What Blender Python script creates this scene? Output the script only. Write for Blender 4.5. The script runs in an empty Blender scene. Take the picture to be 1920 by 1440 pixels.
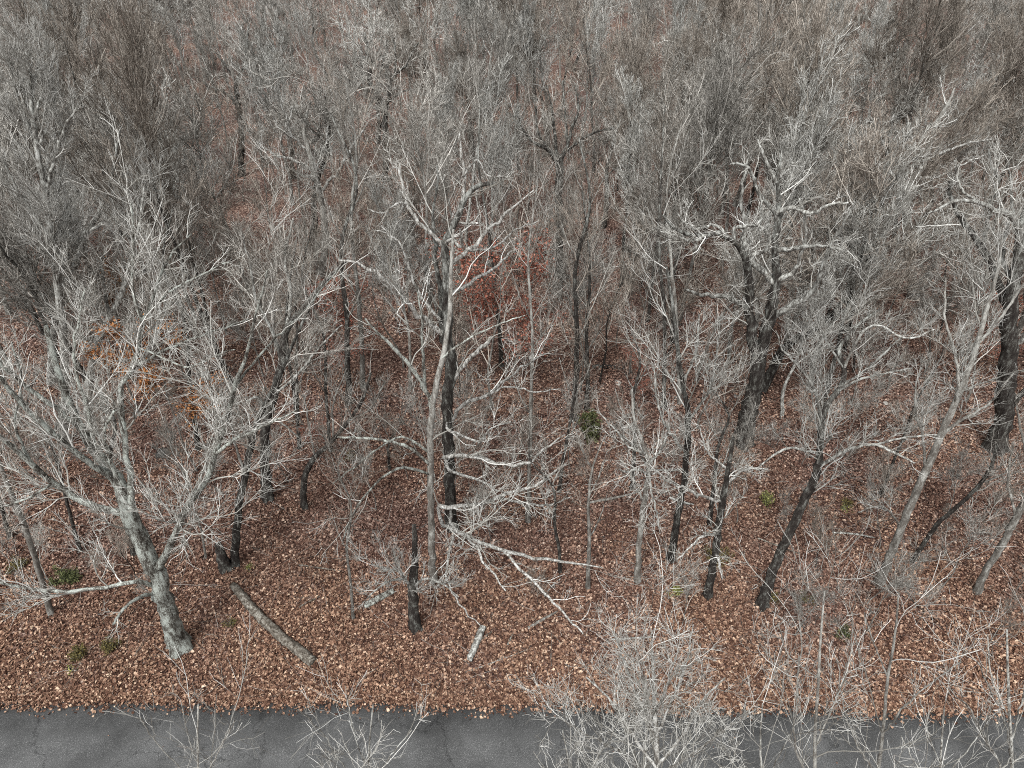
import bpy, math
import numpy as np

# ------------------------------------------------------------------ camera, sky, sun, exposure
sc = bpy.context.scene
CH, PITCH, F = 22.0, math.radians(36.0), 1350.0          # camera height, downward tilt, focal length for a 1920 wide frame
cam = bpy.data.objects.new('camera', bpy.data.cameras.new('camera'))
sc.collection.objects.link(cam); sc.camera = cam
cam.location = (0, 0, CH); cam.rotation_euler = (math.pi / 2 - PITCH, 0, 0)
cam.data.sensor_width = 36; cam.data.lens = 36 * F / 1920; cam.data.clip_end = 5000

SUN_EL, SUN_AZ = math.radians(58), math.radians(200)      # azimuth: clockwise from +Y
w = bpy.data.worlds.new('World'); sc.world = w; w.use_nodes = True
nt = w.node_tree; nt.nodes.clear()
sky = nt.nodes.new('ShaderNodeTexSky'); sky.sky_type = 'NISHITA'; sky.sun_disc = False
sky.sun_elevation = SUN_EL; sky.sun_rotation = SUN_AZ; sky.dust_density = 4; sky.air_density = 1.5
hs = nt.nodes.new('ShaderNodeHueSaturation'); hs.inputs['Saturation'].default_value = 0.08
bg = nt.nodes.new('ShaderNodeBackground'); bg.inputs['Strength'].default_value = 0.137
wo = nt.nodes.new('ShaderNodeOutputWorld')
nt.links.new(sky.outputs[0], hs.inputs['Color']); nt.links.new(hs.outputs[0], bg.inputs[0]); nt.links.new(bg.outputs[0], wo.inputs[0])
sl = bpy.data.lights.new('sun', 'SUN'); sl.energy = 1.6; sl.angle = math.radians(12); sl.color = (1, .985, .95)
so = bpy.data.objects.new('sun', sl); sc.collection.objects.link(so)
so.rotation_euler = (math.pi / 2 - SUN_EL, 0, math.pi - SUN_AZ)
sc.view_settings.view_transform = 'Standard'; sc.view_settings.look = 'None'
sc.view_settings.exposure = 0.62; sc.view_settings.gamma = 1.0
sc.cycles.use_denoising = False
sc.cycles.max_bounces = 4; sc.cycles.diffuse_bounces = 2; sc.cycles.glossy_bounces = 1
sc.cycles.filter_width = 1.0

# ------------------------------------------------------------------ helpers
FW = np.array([0, math.cos(PITCH), -math.sin(PITCH)]); UP = np.array([0, math.sin(PITCH), math.cos(PITCH)])
def ray(px, py): return FW + (px - 960) / F * np.array([1., 0, 0]) + (720 - py) / F * UP
def atY(px, py, Y):
    d = ray(px, py); return np.array([0, 0, CH]) + d * (Y / d[1])
def gz(x, y):                                             # the lie of the land
    x = np.asarray(x, float); y = np.asarray(y, float)
    k = np.clip((y - 13) / 25, 0, 1)
    return k * (0.35 * np.sin(x * .11 + 1) * np.cos(y * .09) + .18 * np.sin(x * .31 + y * .23)) + 0.5 * np.clip((y - 60) / 60, 0, 1) * np.sin(x * .05) \
        + .05 * np.clip((y - 12.6) / 1, 0, 1)
def atG(px, py):
    d = ray(px, py); z = 0.
    for _ in range(6):
        p = np.array([0, 0, CH]) + d * ((CH - z) / -d[2]); z = float(gz(p[0], p[1]))
    return p
def depth(p): return float((np.asarray(p) - np.array([0, 0, CH])) @ FW)

class M: pass
def mat(name):
    m = bpy.data.materials.new(name); m.use_nodes = True; n = m.node_tree.nodes; b = n['Principled BSDF']
    b.inputs['Roughness'].default_value = .9; b.inputs['Specular IOR Level'].default_value = .15
    return m, n, m.node_tree.links, b
def ramp(n, stops, interp='LINEAR'):
    r = n.new('ShaderNodeValToRGB'); r.color_ramp.interpolation = interp; e = r.color_ramp.elements
    while len(e) < len(stops): e.new(.5)
    for i, (p, c) in enumerate(stops): e[i].position = p; e[i].color = (*c, 1)
    return r
def noise(n, l, scale, detail=4, rough=.6, vec=None):
    t = n.new('ShaderNodeTexNoise'); t.inputs['Scale'].default_value = scale; t.inputs['Detail'].default_value = detail
    t.inputs['Roughness'].default_value = rough
    if vec is not None: l.new(vec, t.inputs['Vector'])
    return t
def bark(name, stops, scale=5., bump=.6, stretch=.35, rnd=.25, fine=40., climb=None):
    m, n, l, b = mat(name)
    tc = n.new('ShaderNodeTexCoord'); mp = n.new('ShaderNodeMapping'); mp.inputs['Scale'].default_value = (1, 1, stretch)
    l.new(tc.outputs['Object'], mp.inputs[0])
    a = noise(n, l, scale, 6, .72, mp.outputs[0]); f = noise(n, l, fine, 3, .6, mp.outputs[0])
    mx = n.new('ShaderNodeMath'); mx.operation = 'MULTIPLY_ADD'; l.new(f.outputs[0], mx.inputs[0]); mx.inputs[1].default_value = .35
    l.new(a.outputs[0], mx.inputs[2])
    sb = n.new('ShaderNodeMath'); sb.operation = 'SUBTRACT'; l.new(mx.outputs[0], sb.inputs[0]); sb.inputs[1].default_value = .175
    if climb:                                             # lichen grows paler up the tree
        sx = n.new('ShaderNodeSeparateXYZ'); l.new(tc.outputs['Object'], sx.inputs[0]); cm = n.new('ShaderNodeMapRange'); l.new(sx.outputs[2], cm.inputs[0])
        for q, v in zip((1, 2, 3, 4), (climb[0], climb[1], 0, climb[2])): cm.inputs[q].default_value = v
        s2 = n.new('ShaderNodeMath'); l.new(sb.outputs[0], s2.inputs[0]); l.new(cm.outputs[0], s2.inputs[1]); sb = s2
    r = ramp(n, stops); l.new(sb.outputs[0], r.inputs[0])
    oi = n.new('ShaderNodeObjectInfo'); mr = n.new('ShaderNodeMapRange'); l.new(oi.outputs['Random'], mr.inputs[0])
    mr.inputs[3].default_value = 1 - rnd; mr.inputs[4].default_value = 1 + rnd
    hv = n.new('ShaderNodeHueSaturation'); l.new(r.outputs[0], hv.inputs['Color']); l.new(mr.outputs[0], hv.inputs['Value'])
    l.new(hv.outputs[0], b.inputs['Base Color'])
    if bump:
        bp = n.new('ShaderNodeBump'); bp.inputs['Strength'].default_value = bump; bp.inputs['Distance'].default_value = .04
        l.new(mx.outputs[0], bp.inputs['Height']); l.new(bp.outputs[0], b.inputs['Normal'])
    return m
LICHEN = bark('lichen_bark', [(.36, (.035, .03, .025)), (.46, (.13, .125, .11)), (.52, (.27, .28, .255)), (.6, (.42, .455, .42))], 5, 1.)
PALE = bark('pale_bark', [(.36, (.05, .045, .04)), (.48, (.18, .175, .16)), (.56, (.36, .365, .34)), (.68, (.54, .55, .53))], 9)
DARK = bark('dark_bark', [(.32, (.012, .01, .009)), (.5, (.035, .03, .027)), (.6, (.1, .1, .09)), (.72, (.33, .34, .32))], 6, .8, climb=(6, 13, .11))
GREY = bark('grey_bark', [(.3, (.06, .052, .045)), (.5, (.15, .14, .125)), (.66, (.36, .36, .335))], 6, .8, climb=(3, 10, .07))
WHITE = bark('bleached_wood', [(.36, (.06, .053, .047)), (.47, (.22, .21, .19)), (.56, (.42, .42, .4)), (.7, (.66, .66, .64))], 12, 1.)
ROT = bark('weathered_log', [(.34, (.025, .02, .016)), (.46, (.1, .087, .07)), (.55, (.19, .17, .145)), (.66, (.36, .36, .32))], 9, 1., 1, .1)

def island(name, stops, rough=.8):
    m, n, l, b = mat(name); g = n.new('ShaderNodeNewGeometry'); r = ramp(n, stops)
    l.new(g.outputs['Random Per Island'], r.inputs[0]); l.new(r.outputs[0], b.inputs['Base Color']); b.inputs['Roughness'].default_value = rough
    return m
def twigmat(name, stops, rnd):
    m, n, l, b = mat(name); g = n.new('ShaderNodeNewGeometry'); r = ramp(n, stops); l.new(g.outputs['Random Per Island'], r.inputs[0])
    oi = n.new('ShaderNodeObjectInfo'); mr = n.new('ShaderNodeMapRange'); l.new(oi.outputs['Random'], mr.inputs[0])
    mr.inputs[3].default_value = 1 - rnd; mr.inputs[4].default_value = 1 + rnd
    hv = n.new('ShaderNodeHueSaturation'); l.new(r.outputs[0], hv.inputs['Color']); l.new(mr.outputs[0], hv.inputs['Value'])
    l.new(hv.outputs[0], b.inputs['Base Color']); return m
TWP = twigmat('pale_twigs', [(0, (.12, .112, .098)), (.5, (.37, .365, .335)), (1, (.72, .72, .69))], .18)
TWG = twigmat('grey_twigs', [(0, (.08, .073, .062)), (.5, (.25, .238, .213)), (1, (.6, .58, .54))], .25)
TWB = twigmat('brown_twigs', [(0, (.075, .062, .05)), (.5, (.225, .195, .165)), (1, (.5, .455, .4))], .3)
RUST = island('russet_leaves', [(0, (.06, .024, .017)), (.5, (.23, .076, .052)), (1, (.38, .17, .12))])
ORANGE = island('orange_leaves', [(0, (.08, .03, .013)), (.5, (.26, .1, .035)), (1, (.42, .21, .09))])
GREEN = island('green_needles', [(0, (.03, .036, .016)), (.6, (.085, .095, .04)), (1, (.17, .18, .08))])
BRIGHT = island('yellow_green_leaves', [(0, (.1, .11, .035)), (.6, (.26, .27, .085)), (1, (.42, .42, .17))])
OLIVE = island('olive_needles', [(0, (.05, .045, .02)), (.6, (.12, .1, .04)), (1, (.2, .16, .06))])

def link_mesh(name, V, faces, m, parent=None, smooth=True, loc=None):
    """V (n,3); faces: list of int arrays (k, 3|4)"""
    me = bpy.data.meshes.new(name)
    V = np.ascontiguousarray(V, dtype=np.float32)
    me.vertices.add(len(V)); me.vertices.foreach_set('co', V.ravel())
    loops = np.concatenate([f.ravel() for f in faces]).astype(np.int32)
    tot = np.concatenate([np.full(len(f), f.shape[1]) for f in faces])
    st = np.concatenate([[0], np.cumsum(tot)[:-1]]).astype(np.int32)
    me.loops.add(len(loops)); me.loops.foreach_set('vertex_index', loops)
    me.polygons.add(len(st)); me.polygons.foreach_set('loop_start', st)
    me.polygons.foreach_set('use_smooth', np.full(len(st), smooth, dtype=bool))
    me.update(calc_edges=True)
    me.materials.append(m)
    o = bpy.data.objects.new(name, me); sc.collection.objects.link(o)
    if parent is not None: o.parent = parent
    if loc is not None: o.location = loc
    return o
def norm(v): return v / np.maximum(np.linalg.norm(v, axis=-1, keepdims=True), 1e-9)
class Tubes:
    """collects batches of polylines with radii and turns them into tubes"""
    def __init__(s): s.V = []; s.Fc = []; s.n = 0
    def add(s, P, R, k=3, rough=0, rng=None, lobes=None):
        B, n, _ = P.shape
        T = np.empty_like(P); T[:, 1:-1] = P[:, 2:] - P[:, :-2]; T[:, 0] = P[:, 1] - P[:, 0]; T[:, -1] = P[:, -1] - P[:, -2]
        T = norm(T)
        c = norm(P[:, -1] - P[:, 0]); ref = np.where(np.abs(c[:, :1]) < .75, np.array([[1., 0, 0]]), np.array([[0, 1., 0]]))
        N = norm(ref[:, None] - (T * ref[:, None]).sum(-1, keepdims=True) * T); Bn = np.cross(T, N)
        a = np.arange(k) * 2 * math.pi / k
        rr = R[:, :, None] * np.ones(k) if lobes is None else R[:, :, None] * (1 + lobes[None, :, None] * np.cos(a * 4 + 1.3 + .6 * np.sin(a)))
        if rough: rr = rr * (1 + rough * rng.standard_normal(rr.shape))
        V = P[:, :, None] + rr[..., None] * (np.cos(a)[None, None, :, None] * N[:, :, None] + np.sin(a)[None, None, :, None] * Bn[:, :, None])
        i = np.arange(B * n * k).reshape(B, n, k); j = np.roll(i, -1, axis=2)
        f = np.stack([i[:, :-1], j[:, :-1], j[:, 1:], i[:, 1:]], -1).reshape(-1, 4) + s.n
        s.V.append(V.reshape(-1, 3)); s.Fc.append(f); s.n += B * n * k
        return s
    def build(s, name, m, parent=None, smooth=True, off=None):
        V = np.concatenate(s.V)
        if off is not None: V = V - off
        return link_mesh(name, V, [np.concatenate(s.Fc)], m, parent, smooth)

def grow(rng, P, R, per, t0, t1, ang, L, n, wob, up, r0f, r1, lift=0., rmax=9., tpow=1.):
    """children of every polyline in P. per: mean children per metre (callable on lengths) ; L: (fraction of parent length, min, max)"""
    B, n0, _ = P.shape
    seg = np.linalg.norm(np.diff(P, axis=1), axis=2); LP = seg.sum(1)
    k = per(LP); k = np.floor(k + rng.random(B)).astype(int)
    idx = np.repeat(np.arange(B), k); Mn = len(idx)
    if Mn == 0: return np.zeros((0, n, 3)), np.zeros((0, n))
    t = t0 + (t1 - t0) * rng.random(Mn) ** tpow
    u = t * (n0 - 1); i = np.minimum(u.astype(int), n0 - 2); fr = (u - i)[:, None]
    A, Bp = P[idx, i], P[idx, i + 1]; pos = A + (Bp - A) * fr; T = norm(Bp - A)
    r = R[idx, i] + (R[idx, i + 1] - R[idx, i]) * fr[:, 0]
    N = rng.standard_normal((Mn, 3)); N = norm(N - (N * T).sum(1, keepdims=True) * T)
    a = rng.uniform(ang[0], ang[1], Mn)[:, None]
    d = np.cos(a) * T + np.sin(a) * N; d[:, 2] += lift; d = norm(d)
    ln = np.clip(LP[idx] * L[0] * rng.uniform(.55, 1.25, Mn) * (1.15 - .6 * t), L[1], L[2])
    Q = np.empty((Mn, n, 3)); Q[:, 0] = pos; st = (ln / (n - 1))[:, None]
    for q in range(1, n):
        Q[:, q] = Q[:, q - 1] + d * st
        d = d + wob * rng.standard_normal((Mn, 3)); d[:, 2] += up; d = norm(d)
    rs = np.minimum(r * r0f, rmax); rs = np.maximum(rs, r1)
    RR = rs[:, None] + (r1 - rs)[:, None] * np.linspace(0, 1, n)[None] ** .8
    return Q, RR

def props(o, label=None, cat=None, group=None, kind=None):
    if label: o['label'] = label
    if cat: o['category'] = cat
    if group: o['group'] = group
    if kind: o['kind'] = kind
    return o
def empty(name, loc, label, cat, group=None):
    o = bpy.data.objects.new(name, None); sc.collection.objects.link(o); o.location = loc; o.empty_display_size = .3
    return props(o, label, cat, group)

# ------------------------------------------------------------------ ground, road
def road_edge(x): return 12.8 - .00042 * (np.asarray(x) + 13) ** 2 + .05 * np.sin(np.asarray(x) * .9) + .03 * np.sin(np.asarray(x) * 3.1 + 1)
def ground():
    xs = np.concatenate([np.linspace(-1500, -110, 12), np.linspace(-100, 100, 101), np.linspace(110, 1500, 12)])
    ys = np.concatenate([np.linspace(-600, -12, 8), np.linspace(-8, 130, 116), np.linspace(145, 2500, 16)])
    X, Y = np.meshgrid(xs, ys); V = np.stack([X, Y, gz(X, Y)], -1).reshape(-1, 3)
    i = np.arange(len(xs) * len(ys)).reshape(len(ys), len(xs))
    f = np.stack([i[:-1, :-1], i[:-1, 1:], i[1:, 1:], i[1:, :-1]], -1).reshape(-1, 4)
    m, n, l, b = mat('leaf_litter_ground')
    tc = n.new('ShaderNodeTexCoord')
    # leaves as irregular cells
    wv = noise(n, l, 9, 3, .6, tc.outputs['Object'])
    ad = n.new('ShaderNodeVectorMath'); ad.operation = 'MULTIPLY_ADD'; l.new(wv.outputs['Color'], ad.inputs[0]); ad.inputs[1].default_value = (.14, .14, .14)
    l.new(tc.outputs['Object'], ad.inputs[2])
    vo = n.new('ShaderNodeTexVoronoi'); vo.inputs['Scale'].default_value = 13; l.new(ad.outputs[0], vo.inputs['Vector'])
    sp = n.new('ShaderNodeSeparateColor'); l.new(vo.outputs['Color'], sp.inputs[0])
    r = ramp(n, [(0, (.03, .018, .015)), (.35, (.088, .055, .045)), (.65, (.175, .117, .096)), (.88, (.28, .205, .17)), (1, (.5, .42, .36))]); l.new(sp.outputs[0], r.inputs[0])
    # broad patches: redder and paler areas of the floor
    big = noise(n, l, .16, 3, .5, tc.outputs['Object']); r2 = ramp(n, [(.35, (.76, .69, .7)), (.65, (1.1, 1.02, .95))]); l.new(big.outputs[0], r2.inputs[0])
    mu = n.new('ShaderNodeMix'); mu.data_type = 'RGBA'; mu.blend_type = 'MULTIPLY'; mu.inputs[0].default_value = 1
    l.new(r.outputs[0], mu.inputs[6]); l.new(r2.outputs[0], mu.inputs[7])
    l.new(mu.outputs[2], b.inputs['Base Color'])
    bp = n.new('ShaderNodeBump'); bp.inputs['Strength'].default_value = .8; bp.inputs['Distance'].default_value = .05
    l.new(sp.outputs[1], bp.inputs['Height']); l.new(bp.outputs[0], b.inputs['Normal'])
    props(link_mesh('ground', V, [f], m), kind='structure')
ground()
def road():
    xs = np.linspace(-90, 90, 721); e = road_edge(xs); rows = [e - 5.6, e - 4.2, e - 2.8, e - 1.4, e]
    V = []
    for k, r_ in enumerate(rows): V.append(np.stack([xs, r_, np.full_like(xs, [.02, .05, .07, .05, .02][k] + .012)], -1))
    V.append(np.stack([xs, e + .02, np.full_like(xs, -.05)], -1)); V = np.stack(V)
    i = np.arange(V.shape[0] * len(xs)).reshape(V.shape[0], -1)
    f = np.stack([i[:-1, :-1], i[:-1, 1:], i[1:, 1:], i[1:, :-1]], -1).reshape(-1, 4)
    m, n, l, b = mat('asphalt'); tc = n.new('ShaderNodeTexCoord')
    a = noise(n, l, 55, 3, .8, tc.outputs['Object']); c = noise(n, l, .6, 5, .6, tc.outputs['Object'])
    r = ramp(n, [(.3, (.035, .037, .038)), (.47, (.062, .063, .063)), (.6, (.1, .101, .101)), (.68, (.3, .3, .3))]); l.new(a.outputs[0], r.inputs[0])
    r2 = ramp(n, [(.35, (.75, .75, .75)), (.65, (1.35, 1.35, 1.35))]); l.new(c.outputs[0], r2.inputs[0])
    mu = n.new('ShaderNodeMix'); mu.data_type = 'RGBA'; mu.blend_type = 'MULTIPLY'; mu.inputs[0].default_value = 1
    wv = noise(n, l, 1.1, 5, .65, tc.outputs['Object']); ad = n.new('ShaderNodeVectorMath'); ad.operation = 'MULTIPLY_ADD'; l.new(wv.outputs['Color'], ad.inputs[0])
    ad.inputs[1].default_value = (2, 2, 2); l.new(tc.outputs['Object'], ad.inputs[2])
    vo = n.new('ShaderNodeTexVoronoi'); vo.feature = 'DISTANCE_TO_EDGE'; vo.inputs['Scale'].default_value = .28; l.new(ad.outputs[0], vo.inputs['Vector'])
    rc = ramp(n, [(0, (.35, .35, .35)), (.011, (1, 1, 1))]); l.new(vo.outputs[0], rc.inputs[0])
    m3 = n.new('ShaderNodeMix'); m3.data_type = 'RGBA'; m3.blend_type = 'MULTIPLY'; m3.inputs[0].default_value = .8; l.new(r2.outputs[0], m3.inputs[6]); l.new(rc.outputs[0], m3.inputs[7])
    l.new(r.outputs[0], mu.inputs[6]); l.new(m3.outputs[2], mu.inputs[7]); l.new(mu.outputs[2], b.inputs['Base Color'])
    bp = n.new('ShaderNodeBump'); bp.inputs['Strength'].default_value = .5; bp.inputs['Distance'].default_value = .01
    l.new(a.outputs[0], bp.inputs['Height']); l.new(bp.outputs[0], b.inputs['Normal'])
    props(link_mesh('road', V.reshape(-1, 3), [f], m), kind='structure')
road()

def leaf_mesh(rng, pos, size, tilt, fold=.5):
    """one folded six-cornered leaf per position -> V, F"""
    n = len(pos); a = rng.uniform(0, 2 * math.pi, n)
    Nn = norm(np.stack([rng.standard_normal(n) * tilt, rng.standard_normal(n) * tilt, np.ones(n)], 1))
    D = np.stack([np.cos(a), np.sin(a), np.zeros(n)], 1); D = norm(D - (D * Nn).sum(1, keepdims=True) * Nn); S = np.cross(Nn, D)
    s = size * rng.uniform(.6, 1.3, n); wd = s * rng.uniform(.28, .5, n)[:]; fd = s * fold * rng.uniform(-.5, 1, n); cu = s * rng.uniform(-.1, .35, n)
    def pt(u, v, h): return pos + D * (s * u)[:, None] + S * (wd * v)[:, None] + Nn * (fd * abs(v) + cu * (2 * u) ** 2 * .6 + h)[:, None]
    V = np.stack([pt(-.5, 0, 0), pt(-.15, -.8, 0), pt(.2, -1, 0), pt(.5, 0, 0), pt(.2, 1, 0), pt(-.15, .8, 0)], 1)
    b = (np.arange(n) * 6)[:, None]
    return V.reshape(-1, 3), np.concatenate([b + np.array([[0, 1, 2, 3]]), b + np.array([[0, 3, 4, 5]])])
def litter():
    rng = np.random.default_rng(5); P = []
    for y0, y1, dens, sz in ((12.3, 15, 620, .15), (15, 19, 520, .15), (19, 25, 330, .15), (25, 34, 150, .155), (34, 50, 50, .17)):
        hw = .73 * (.81 * y1 + 12.9) + 2; cnt = int((y1 - y0) * 2 * hw * dens)
        x = rng.uniform(-hw, hw, cnt); y = rng.uniform(y0, y1, cnt)
        e = y - road_edge(x); edge = .05 * np.sin(x * .8 + 1) + .05 * np.sin(x * 2.3) + .05 * np.sin(x * 5.7 + 2) + .03 * np.sin(x * 13)
        thin = np.sin(x * .9 + 1.7 * np.sin(y * .7)) * np.sin(y * 1.3 + 1.1 * np.sin(x * .6)) + .5 * np.sin(x * 2.9 + y * 2.1)
        keep = ((e > edge) & (rng.random(cnt) < np.where(e < .8, 1, 1 - .75 * np.clip(thin - .25, 0, 1)))) | (rng.random(cnt) < np.exp(np.minimum(e, 0) * 6) * .35)
        x, y = x[keep], y[keep]; e = e[keep]
        th = np.sin(x * .9 + 1.7 * np.sin(y * .7)) * np.sin(y * 1.3 + 1.1 * np.sin(x * .6))
        z = np.maximum(gz(x, y), np.where(e < 0, .04, 0)) + rng.uniform(.01, .05, len(x)) + np.where(e > .2, .04 * np.clip(-th, 0, 1), 0)
        P.append((np.stack([x, y, z], 1), sz))
    x = rng.uniform(-24, 24, 90); y = rng.uniform(7.5, 12.4, 90); P.append((np.stack([x, y, np.full(90, .09)], 1), .1))
    x = rng.uniform(-24, 24, 12000); e = rng.normal(.05, .2, 12000); y = road_edge(x) + e
    P.append((np.stack([x, y, np.where(e < 0, .045, .02) + rng.uniform(.01, .04, 12000)], 1), .14))
    for bx, by in HERO:                                   # leaves drifted against the trunk feet
        if not 12.9 < by < 32: continue
        c = 260; a = rng.uniform(0, 6.28, c); d = .16 + .55 * rng.random(c) ** 1.5; x = bx + d * np.cos(a); y = by + d * np.sin(a)
        P.append((np.stack([x, y, gz(x, y) + .02 + .13 * np.clip(1 - (d - .15) / .5, 0, 1) * rng.random(c)], 1), .15))
    Vs, Fs, o = [], [], 0
    for p, sz in P:
        V, f = leaf_mesh(rng, p, np.full(len(p), sz * .66) * np.random.default_rng(len(p)).choice([.6, .8, 1, 1.12], len(p)), .7); Vs.append(V); Fs.append(f + o); o += len(V)
    m, n, l, b = mat('fallen_leaves'); g = n.new('ShaderNodeNewGeometry')
    r = ramp(n, [(0, (.035, .019, .016)), (.3, (.1, .057, .045)), (.65, (.2, .128, .102)), (.92, (.335, .24, .194)), (1, (.58, .48, .41))]); l.new(g.outputs['Random Per Island'], r.inputs[0])
    tc = n.new('ShaderNodeTexCoord'); big = noise(n, l, .22, 3, .5, tc.outputs['Object'])
    sx = n.new('ShaderNodeSeparateXYZ'); l.new(tc.outputs['Object'], sx.inputs[0])
    mr = n.new('ShaderNodeMapRange'); l.new(sx.outputs[1], mr.inputs[0]); mr.inputs[1].default_value = 13; mr.inputs[2].default_value = 20; mr.inputs[3].default_value = .28; mr.inputs[4].default_value = 0
    ad = n.new('ShaderNodeMath'); l.new(big.outputs[0], ad.inputs[0]); l.new(mr.outputs[0], ad.inputs[1])
    r2 = ramp(n, [(.35, (.9, .83, .82)), (.75, (1.15, 1.05, .9))]); l.new(ad.outputs[0], r2.inputs[0])
    mu = n.new('ShaderNodeMix'); mu.data_type = 'RGBA'; mu.blend_type = 'MULTIPLY'; mu.inputs[0].default_value = 1
    l.new(r.outputs[0], mu.inputs[6]); l.new(r2.outputs[0], mu.inputs[7]); l.new(mu.outputs[2], b.inputs['Base Color'])
    o = link_mesh('fallen_leaves', np.concatenate(Vs), [np.concatenate(Fs)], m, smooth=False)
    props(o, 'brown and tan oak leaves covering the woodland floor', 'leaf litter', kind='stuff')
def twig_litter():
    rng = np.random.default_rng(15); tb = Tubes()
    for y0, y1, cnt in ((12.9, 20, 800), (20, 32, 1400), (32, 50, 1200)):
        hw = .73 * (.81 * y1 + 12.9) + 1; x = rng.uniform(-hw, hw, cnt); y = rng.uniform(y0, y1, cnt); a = rng.uniform(0, 6.28, cnt); ln = rng.uniform(.25, 1.5, cnt) ** 1.3
        P = np.zeros((cnt, 5, 3)); up = rng.uniform(0, .22, cnt) * (rng.random(cnt) < .5)
        for k in range(5):
            P[:, k, 0] = x + np.cos(a) * ln * k / 4 + rng.normal(size=cnt) * .02; P[:, k, 1] = y + np.sin(a) * ln * k / 4 + rng.normal(size=cnt) * .02
            P[:, k, 2] = gz(P[:, k, 0], P[:, k, 1]) + .05 + up * k / 4
        P[..., 1] = np.maximum(P[..., 1], 12.95)
        R = rng.uniform(.004, .011, cnt)[:, None] * np.linspace(1, .45, 5)[None]; tb.add(P, R, 3)
    props(tb.build('fallen_twigs', TWG), 'thin grey twigs scattered over the fallen leaves', 'twigs', kind='stuff')
twig_litter()

# ------------------------------------------------------------------ crown recipe shared by traced and grown trees
def twigs_on(rng, tb, P, R, style, fine=1.0, rt=.007, dens=1.0, sub=None):
    """branches, twigs and twiglets on the limbs P,R; returns end points of the twigs"""
    if style == 'oak':   wob, up, ang = .34, .06, (.5, 1.15)
    elif style == 'slim': wob, up, ang = .14, .09, (.35, .8)
    elif style == 'brush': wob, up, ang = .2, .12, (.3, .9)
    else: wob, up, ang = .24, .07, (.4, 1.05)              # 'mid'
    b, br = grow(rng, P, R, lambda L: dens * (1.9 * L + 1.2), .15, 1, ang, (.45, .5, 3.2), 8, wob * .6, up, .42, rt * 1.4, lift=.25, rmax=.032)
    tb.add(b, br, 4)
    c, cr = grow(rng, b, br, lambda L: dens * fine * (4.3 * L + 1.2), .15, 1, ang, (.5, .3, 1.4), 5, wob * .8, up * 1.3, .75, rt, lift=.2)
    tb.add(c, cr, 3)
    d, dr = grow(rng, c, cr, lambda L: fine * (6.5 * L + 1), .1, 1, (.35, 1.0), (.55, .2, .75), 4, wob * .7, up, 1, rt * .55, lift=.1)
    tb.add(d, dr, 3)
    return c, d

def poly(pts, n):
    """smooth resample of control points (m, 3+r) to n samples"""
    A = np.asarray(pts, float); m = len(A)
    s = np.concatenate([[0], np.cumsum(np.linalg.norm(np.diff(A[:, :3], axis=0), axis=1))]); u = np.linspace(0, s[-1], n); out = np.empty((n, A.shape[1]))
    Tn = np.gradient(A, s, axis=0) if m > 2 else np.repeat([(A[1] - A[0]) / s[1]], 2, 0)
    i = np.clip(np.searchsorted(s, u, side='right') - 1, 0, m - 2); h = (s[i + 1] - s[i])[:, None]; x = ((u - s[i])[:, None]) / h
    out = (2 * x**3 - 3 * x**2 + 1) * A[i] + (x**3 - 2 * x**2 + x) * h * Tn[i] + (-2 * x**3 + 3 * x**2) * A[i + 1] + (x**3 - x**2) * h * Tn[i + 1]
    return out

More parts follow.
